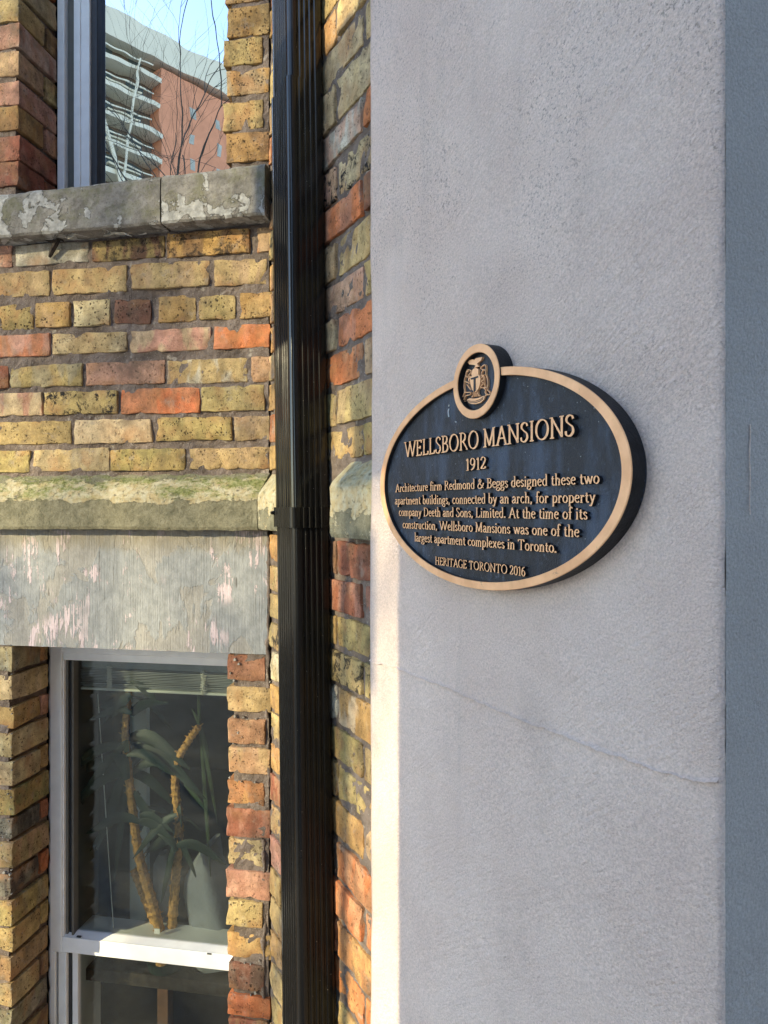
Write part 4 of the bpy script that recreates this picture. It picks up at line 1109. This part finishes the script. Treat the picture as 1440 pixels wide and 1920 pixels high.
lines('crest_bear', [[(575, 600), (520, 590), (490, 640), (480, 700), (450, 800), (440, 950), (450, 1050), (410, 1160), (385, 1245), (470, 1240)],
                     [(575, 600), (575, 650), (540, 700), (560, 760), (530, 800), (560, 850)], [(470, 720), (520, 740), (550, 800)], [(460, 830), (520, 860), (560, 880)],
                     [(500, 900), (550, 960), (580, 1010)], [(450, 1060), (520, 1060), (580, 1060), (560, 1110), (480, 1130), (440, 1210)], [(500, 640), (540, 620)]], .00085, .0024)
lines('crest_beaver', [[(780, 555), (830, 505), (880, 490), (895, 560), (890, 670), (925, 780), (935, 900), (920, 1000), (960, 1040), (985, 1100), (900, 1115), (870, 1150)],
                       [(780, 560), (830, 590), (880, 600)], [(830, 600), (800, 680), (830, 720), (860, 690)], [(800, 760), (850, 720), (840, 800), (800, 830), (840, 870), (780, 960), (860, 960), (920, 960)],
                       [(870, 740), (860, 850), (880, 950)], [(850, 960), (890, 1010), (880, 1060), (910, 1110)], [(780, 870), (770, 940)]], .00085, .0024)
lines('crest_stump', [[(640, 1040), (630, 1110), (590, 1165)], [(660, 1060), (655, 1150)], [(680, 1070), (685, 1150)], [(700, 1070), (710, 1150)], [(725, 1040), (735, 1100), (775, 1140)], [(640, 1060), (620, 1160)], [(720, 1060), (745, 1140)]], .0007, .0022)
poly('crest_scroll', [(500, 1210), (560, 1180), (640, 1190), (740, 1175), (840, 1130), (870, 1165), (850, 1220), (770, 1280), (680, 1305), (590, 1300), (530, 1275)], .0022, M['bronze'])
lines('scroll_line', [[(520, 1225), (590, 1245), (680, 1240), (780, 1205), (840, 1160)], [(520, 1250), (590, 1270), (680, 1270), (780, 1235), (840, 1190)]], .0006, .0026, M['bronze_dark'])

lines('scratch', [[(105, 1310), (92, 1350)], [(95, 1395), (82, 1470), (95, 1570)], [(230, 1660), (240, 1680)]], .0005, .0006, M['vinyl'])

# ------------------------------------------------------------------ things behind the lower window
YB = YF + .058
bl = thing('window_blind', 'raised white slatted blind bunched at the top of the lower window', 'blind', W, (W.x(280, YB), YB, W.z(280, 1270, YB)))
o0 = (W.x(280, YB), YB, W.z(280, 1270, YB))
bx0, bx1 = W.x(139, YB) - .03 - o0[0], W.x(470, YB) + .05 - o0[0]
zt_, zb_ = W.z(262, 1252, YB) - o0[2], W.z(262, 1290, YB) - o0[2]
mb = MB(); mb.bbox(bx0, bx1, -.012, .022, zt_ - .002, zt_ + .03); mb.build('headrail', M['blind'], bl)
for i in range(12):
    z = zt_ - .004 - (zt_ - zb_ - .007) * i / 11
    mb = MB(); q = rnd.uniform(-.005, .003)
    mb.bbox(bx0, bx1, -.012 + q, .014 + q, z - .0009, z + .0007, .0004); mb.build('slat', M['blind'], bl)
mb = MB(); mb.bbox(bx0, bx1, -.015, .016, zb_ - .0075, zb_ - .0005, .002); mb.build('bottom_rail', M['board'], bl)
for px in (212, 387):
    mb = MB(); x = W.x(px, YB) - o0[0]; pts = []
    for i in range(90):
        t = i / 89; pts.append((x + .0065 * math.sin(i * 1.9 + px) + .002 * math.sin(i * .7), -.018 - .004 * math.cos(i * 1.9), zt_ + .004 - t * (zt_ - zb_ + .008) + .002 * math.sin(i * 2.6)))
    mb.tube(pts, .0012, 5); mb.build('cord_knot', M['cord'], bl)
mb = MB(); mb.tube([(W.x(185 + 30 * t, YB) - o0[0], -.004, W.z(185 + 30 * t, 1300 + 450 * t, YB) - o0[2]) for t in [i / 10 for i in range(11)]], .0012, 5); mb.build('pull_cord', M['cord'], bl)

YP = YF + .066
ztab = W.z(300, 1826, YP)
px0, pz0 = W.L(300, 1900, YP)
plant = thing('potted_plant', 'tall cane plant with tan ringed stems and dark leaves behind lower window', 'plant', W, (px0, YP, ztab))
def PP(px, py, dy=0.0): x, z = W.L(px, py, YP + dy); return Vector((x - px0, dy, z - ztab))
mb = MB()
mb.tube([(0, .035, 0), (0, .035, .028)], [.045, .052], 20); mb.build('pot', M['leaf'], plant)
tb = thing('side_table', 'dark low table behind the lower sash holding the plant', 'table', W, (px0, YP + .25, .02))
mb = MB(); mb.bbox(-.42, .42, -.26, .26, ztab - .02 - .035, ztab - .02 - .0005, .003); mb.build('table_top', M['wood'], tb)
for lx in (-.36, -.01, .38):
    for ly in (-.2, .22):
        mb = MB(); mb.bbox(lx - .016, lx + .016, ly - .016, ly + .016, 0, ztab - .056, .002); mb.build('leg', M['table_leg'], tb)
def cane(pts, r0, r1, name='cane'):
    P = cr(pts, False, 14); rad = []
    for i, p in enumerate(P):
        t = i / (len(P) - 1); rad.append(1.2 * (r0 + (r1 - r0) * t) * (1.0 + (.12 if i % 3 == 0 else -.05) + rnd.uniform(-.07, .07)))
    mb = MB(); mb.tube(P, rad, 9)
    for i in range(2, len(P) - 1, 2):           # dry leaf scars standing off the cane
        an = rnd.uniform(0, 6.28); dr = Vector((math.cos(an), math.sin(an), .6)); q = P[i]
        mb.tube([q + dr * rad[i] * .7, q + dr * (rad[i] + .006)], [.0026, .0004], 4)
        an += 2.4; dr = Vector((math.cos(an), math.sin(an), .5)); q = P[i - 1]
        mb.tube([q + dr * rad[i] * .7, q + dr * (rad[i] + .005)], [.002, .0004], 4)
    return mb.build(name, M['cane'], plant)
def leaf(base, tip, w, sag=.02, mat='leaf', twist=0.0):
    b, t = Vector(base), Vector(tip); dv = t - b; sd2 = dv.cross(Vector((0, 1, 0)))
    if sd2.length < 1e-4: sd2 = Vector((1, 0, 0))
    sd2.normalize(); sd2 = (Matrix.Rotation(twist, 3, dv.normalized()) @ sd2)
    n = 7; V = []; Fc = []
    for i in range(n + 1):
        q = i / n; p = b + dv * q + Vector((0, 0, -sag * math.sin(q * math.pi * .5) ** 2 + sag * .5 * math.sin(q * math.pi)))
        ww = w * (math.sin(math.pi * min(1, q * .86 + .12)) ** .8) * .5 if i < n else .0004
        up_ = Vector((0, -.004, 0))
        V += [p - sd2 * ww, p + up_, p + sd2 * ww]
    for i in range(n):
        k = 3 * i; Fc += [(k, k + 1, k + 4, k + 3), (k + 1, k + 2, k + 5, k + 4)]
    k = len(V); V += [(v[0], v[1] + .001, v[2]) for v in V[:]]; Fc += [[q + k for q in reversed(f)] for f in Fc[:]]
    return obj('leaf', mesh('leaf', V, Fc, True), M[mat], plant)
bs = PP(302, 1890)
cane([PP(303, 1806), PP(302, 1760), PP(285, 1690), PP(262, 1610), PP(250, 1530), PP(240, 1440), PP(235, 1380), PP(240, 1310), PP(246, 1250)], .012, .0075)
cane([PP(316, 1806, .02), PP(322, 1740, .02), PP(330, 1640, .02), PP(336, 1550, .02), PP(329, 1480, .02), PP(332, 1430, .01), PP(350, 1395, .0), PP(373, 1362, .0)], .0115, .0075)
cane([PP(300, 1806, .03), PP(296, 1750, .03), PP(270, 1680, .04), PP(250, 1630, .05)], .011, .008)
crowns = [((238, 1425), 20, 190, .017), ((247, 1300), 9, 90, .013), ((332, 1560), 9, 110, .013), ((262, 1530), 8, 120, .014)]
lr = random.Random(4)
for (bx_, by_), nl, ln_, w2 in crowns:
    for i in range(nl):
        an = lr.uniform(-.6, 3.75); L_ = ln_ * lr.uniform(.55, 1.1)
        tx, ty = bx_ + L_ * math.cos(an) * .85, by_ - L_ * math.sin(an) * .6 + L_ * .25
        front = i % 3 == 0
        leaf(PP(bx_, by_ + lr.uniform(-45, 45), -.017 if front else .012), PP(tx, ty, -.02 if front else lr.uniform(-.012, .10)), w2 * lr.uniform(1.3, 2.4), L_ * .00035, 'leaf', lr.uniform(-.6, .6))
for b, t_, w2 in (((238, 1430), (181, 1590), .03), ((240, 1440), (214, 1650), .022), ((330, 1570), (302, 1690), .018), ((333, 1570), (368, 1640), .018), ((245, 1480), (300, 1560), .03)):
    leaf(PP(*b, .0), PP(*t_, -.008), w2, .006, 'leaf', .15)
for b, t_, w2 in (((374, 1362), (360, 1325), .008), ((374, 1362), (372, 1290), .009), ((375, 1362), (408, 1540), .013), ((375, 1362), (395, 1640), .013), ((374, 1365), (300, 1450), .005), ((372, 1362), (315, 1430), .004), ((345, 1470), (390, 1520), .015), ((376, 1362), (392, 1420), .012)):
    leaf(PP(*b, .02), PP(*t_, .03), w2, .005, 'leaf_pale', .2)
mb = MB(); q = PP(295, 1745, -.03); mb.bbox(q.x - .008, q.x + .008, -.032, -.030, q.z - .008, q.z + .006, .0004); mb.build('plant_tag', M['board'], plant)

YBD = YF + .22
bx, bz = W.L(258, 1650, YBD)
bd = thing('white_board', 'upright pale board glimpsed between the plant canes behind lower window', 'board', W, (bx, YBD, ztab))
mb = MB(); q0 = W.x(243, YBD) - bx; q1 = W.x(275, YBD) - bx
mb.bbox(q0, q1, 0, .02, 0.0, W.z(258, 1230, YBD) - ztab, .002); mb.build('panel', M['board'], bd)
YCL = YF + .15
kx, kz = W.L(395, 1900, YCL)
sack = thing('plastic_sack', 'crumpled grey white plastic sack standing at right behind lower window', 'sack', W, (kx, YCL, ztab))
def lump(loop, dep, seed, name):
    """draped sack: stack of wobbly rings; loop = [(px_left, px_right, py)]"""
    V = []; Fc = []; n = 18
    for (a0, b0, py) in loop:
        xa_, z = W.L(a0, py, YCL); xb_ = W.x(b0, YCL); cxx = (xa_ + xb_) / 2 - kx; rx = (xb_ - xa_) / 2
        for j in range(n):
            t = 2 * math.pi * j / n; k = 1 + .22 * math.sin(t * 5 + z * 9 + seed) * .5 + nz1((math.cos(t), math.sin(t), z * 6), 1.6, seed) * .25
            V.append((cxx + rx * k * math.cos(t), dep * k * math.sin(t), max(0.0, z - ztab)))
    m_ = len(loop)
    for i in range(m_ - 1):
        for j in range(n):
            Fc.append((i * n + j, i * n + (j + 1) % n, (i + 1) * n + (j + 1) % n, (i + 1) * n + j))
    Fc += [list(range(n)), [(m_ - 1) * n + j for j in reversed(range(n))]]
    return obj(name, mesh(name, V, Fc, True), M['cloth'], sack)
lump([(388, 402, 1580), (372, 415, 1605), (358, 425, 1630), (352, 435, 1660), (356, 440, 1700), (362, 446, 1760), (366, 450, 1830), (366, 450, 1860)], .06, 2, 'sack_body')
lump([(300, 312, 1598), (290, 322, 1618), (288, 328, 1650), (296, 326, 1700), (296, 330, 1860)], .02, 5, 'sack_corner')

# ------------------------------------------------------------------ street side: what casts the shade and what the upper pane mirrors
perp = Vector((-sd.y, sd.x)).normalized()
if perp.y < 0: perp = -perp
hs = Vector((sd.x, sd.y)).normalized(); tanE = math.tan(math.radians(SUN_EL))
def nval(px, y=YS): p = R.world(R.x(px, y), y, 0); return p.x * perp.x + p.y * perp.y
def shade_point(n, D):
    p0 = Vector((.02, 1.13)); k = p0.dot(hs); q = hs * (k + D) + perp * n; return q
n748 = nval(748); n660 = nval(660, 0.0); n640 = nval(645, 0.0)
D1 = 1.75
pp = shade_point(n748, D1)
shade_block = thing('added_shade_block', 'added unseen stone pillar, beam and slab left of the view, shaped to cast shade', 'shade_block', None, (pp.x, pp.y, 0), math.atan2(perp.y, perp.x))  # added out of view, its edges shaped to cut the sun on the pier
# local x points along perp (towards the wall); the pillar face is at x=0
zl = lambda py, px=670: R.z(px, py, 0.0) + D1 * tanE
mb = MB(); mb.bbox(-.95, 0, -.14, .14, 0, zl(866), .004); mb.build('pillar', M['shade_block'], shade_block)
mb = MB(); mb.bbox(-.98, .03, -.17, .17, 0, .22, .006); mb.build('base', M['shade_block'], shade_block)
mb = MB(); mb.bbox(-1.1, n660 - n748, -.14, .14, zl(866) + .0005, zl(575), .004); mb.build('beam', M['shade_block'], shade_block)
mb = MB(); mb.bbox(-1.2, nval(505, 0.0) - n748 - .02, -.14, .14, zl(575) + .0005, zl(45), .006); mb.build('roof', M['shade_block'], shade_block)
D2 = 3.3
ps = shade_point(n640, D2)
post = thing('added_shade_post', 'added unseen slim steel post with plain plate, placed to cast a soft shadow', 'shade_post', None, (ps.x, ps.y, 0), math.atan2(perp.y, perp.x))  # unseen post and plate, added for their shadow band on the return wall
zs_top = CAMZ - .05 + D2 * tanE
mb = MB(); mb.tube([(0, 0, 0), (0, 0, zs_top)], .019, 12); mb.build('pole', M['steel'], post, True)
mb = MB(); mb.bbox(-.2, -.05, -.004, .0, zs_top - .24, zs_top, .0015); mb.build('shade_plate', M['steel'], post)

def tree(name, label, x, y, h, crown0, spread, seed, levels=5, tr=.16, lean=(0, 0), thin=(.42, .62)):
    r = random.Random(seed); t = thing(name, label, 'tree', None, (x, y, -.13))
    trunk = MB(); br = MB()
    trunk.tube([(0, 0, 0), (.03 + lean[0] * .2, .02, crown0 * .5), (lean[0] * .5, lean[1] * .5, crown0)], [tr * 1.25, tr, tr * .85], 10)
    def grow(p, dr, L, rad, lv):
        pts = [p]; d2 = dr.copy(); q = p
        for i in range(4):
            d2 = (d2 + Vector((r.uniform(-.22, .22), r.uniform(-.22, .22), r.uniform(-.1, .16)))).normalized(); q = q + d2 * L / 4; pts.append(q)
        br.tube(pts, [rad * (1 - .12 * i) for i in range(5)], 5 if lv > 1 else 4, cap=False)
        if lv == 0: return
        for i in range(r.choice((3, 4)) if lv > 1 else 4):
            k = r.choice((1, 2, 3, 4, 4)); b = pts[k]
            ax = Vector((r.uniform(-1, 1), r.uniform(-1, 1), r.uniform(-.6, .8))).normalized()
            nd = (d2 * 1.0 + ax * spread).normalized()
            grow(b, nd, L * r.uniform(.55, .82), rad * r.uniform(*thin), lv - 1)
    top = Vector((lean[0] * .5, lean[1] * .5, crown0))
    for i in range(4):
        an = i * 1.57 + r.uniform(-.4, .4)
        grow(top, Vector((math.cos(an) * .5 + lean[0] * .1, math.sin(an) * .5, 1)).normalized(), h * .3, tr * .6, levels)
    trunk.build('trunk', M['bark'], t, True); o = br.build('branches', M['bark'], t)
    return t

# glass plane of the upper window: the tower and the street tree are placed so that they stand where that pane mirrors them
gp = W.world(0, YF + .034, 0); gn = Vector((W.Y.x, W.Y.y, 0))
def mirror(v): v = Vector(v); return v - gn * (2 * (v - gp).dot(gn))
def mobj(name, mb, mat, parent):
    V = [mirror(v) for v in mb.v]; b = parent.location
    return obj(name, mesh(name, [v - b for v in V], [list(reversed(f)) for f in mb.f]), mat, parent)
TA = Vector((.67, .742, 0)); TN_ = Vector((.742, -.67, 0)); T0 = Vector((-27.1, 80, 0))   # along the facade, out of the facade
def T(q, o, z): return T0 + TA * q + TN_ * o + Vector((0, 0, z + CAMZ))
def tbox(mb, q0, q1, o0_, o1_, z0, z1):
    v = [T(q0, o1_, z0), T(q1, o1_, z0), T(q1, o0_, z0), T(q0, o0_, z0), T(q0, o1_, z1), T(q1, o1_, z1), T(q1, o0_, z1), T(q0, o0_, z1)]
    mb.add(v, [(0, 3, 2, 1), (4, 5, 6, 7), (0, 1, 5, 4), (1, 2, 6, 5), (2, 3, 7, 6), (3, 0, 4, 7)])
base = mirror(T0); base.z = -.13
tower = thing('apartment_tower', 'orange brick apartment tower with cream curved balconies mirrored in the upper window', 'building', None, tuple(base))
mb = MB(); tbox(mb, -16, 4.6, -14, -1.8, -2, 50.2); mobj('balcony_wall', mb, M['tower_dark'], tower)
mb = MB(); tbox(mb, 3.2, 24, -14, .0, -2, 49.0); mobj('brick_wing', mb, M['tower_brick'], tower)
mb = MB(); tbox(mb, -16.3, 24.4, -14.2, .5, 49.6, 52.6); mobj('roof_band', mb, M['tower_white'], tower)
for i in range(15):
    z = 47.6 - i * 3.0
    mb = MB(); tbox(mb, -16.2, 2.2, -1.9, .35, z - .28, z + .22)
    v = [T(2.2, .35, z - .28), T(5.0, -.55, z - .28), T(5.0, -1.9, z - .28), T(2.2, -1.9, z - .28), T(2.2, .35, z + .22), T(5.0, -.55, z + .22), T(5.0, -1.9, z + .22), T(2.2, -1.9, z + .22)]
    mb.add(v, [(0, 3, 2, 1), (4, 5, 6, 7), (0, 1, 5, 4), (1, 2, 6, 5), (2, 3, 7, 6), (3, 0, 4, 7)])
    mobj('balcony_slab', mb, M['tower_white'], tower)
    mb = MB(); tbox(mb, -2.2, 1.6, -1.78, -1.2, z - 1.7, z - 1.5); mobj('balcony_shelf', mb, M['tower_white'], tower)
    mb = MB(); tbox(mb, -16.2, 2.2, .20, .30, z + 1.0, z + 1.14); mobj('balcony_rail', mb, M['tower_white'], tower)
    for q in (-11, -7, -3.2, .2):
        mb = MB(); tbox(mb, q, q + 1.8, -1.85, -1.72, z + .4, z + 2.4); mobj('balcony_door', mb, M['tower_glass'], tower)
for i in range(14):
    for q in (7.0, 10.6, 14.6, 18.0):
        mb = MB(); z = 45 - i * 3.0; tbox(mb, q, q + .75, -.2, .06, z, z + 1.3); mobj('tower_window', mb, M['tower_pale'], tower)
def beam(a_, b_, r=.13):
    mb = MB(); mb.tube([a_, b_], r, 6); return mobj('brace', mb, M['tower_white'], tower)
beam(T(.4, .7, 48.6), T(-1.7, .7, 34.0)); beam(T(-3.9, .7, 41.0), T(-1.7, .7, 34.0), .2); beam(T(-1.7, .7, 34.0), T(-1.7, .7, -1.6))
# street tree mirrored in front of the tower
tp = mirror((-4.6, 15.5, 0))
tree('bare_tree', 'tall leafless street tree mirrored in the upper window in front of the tower', tp.x, tp.y, 13.5, 6.0, .75, 5, 4, .045)
# tree whose twigs filter the sun high on the walls
tq = shade_point(1.75, 15.0)
tree('bare_tree', 'leafless tree across the pavement whose twigs dapple the sunlight high on the walls', tq.x, tq.y, 8.0, 5.6, .95, 8, 5, .055, thin=(.55, .70))
house = thing('added_row_house', 'added unseen brown brick house behind the viewer that blocks sky light', 'house', None, (11, -9.5, -.13))  # house added behind the camera to keep sky light off the window reveals
mb = MB(); mb.box(-11, 14, -8, 0, 0, 10.5); mb.build('wall', M['house_brick'], house)
mb = MB(); mb.box(-11.3, 14.3, -8.3, .35, 10.5005, 11.1); mb.build('roof', M['tower_dark'], house)
for hz_ in (1.2, 4.4, 7.4):
    for hx_ in range(-9, 13, 3):
        mb = MB(); mb.box(hx_, hx_ + 1.1, -.1, .05, hz_, hz_ + 1.8); f_ = mb.build('window', M['tower_white'], house)
        mb = MB(); mb.box(hx_ + .1, hx_ + 1.0, .0504, .07, hz_ + .1, hz_ + 1.7); mb.build('pane', M['tower_glass'], f_)
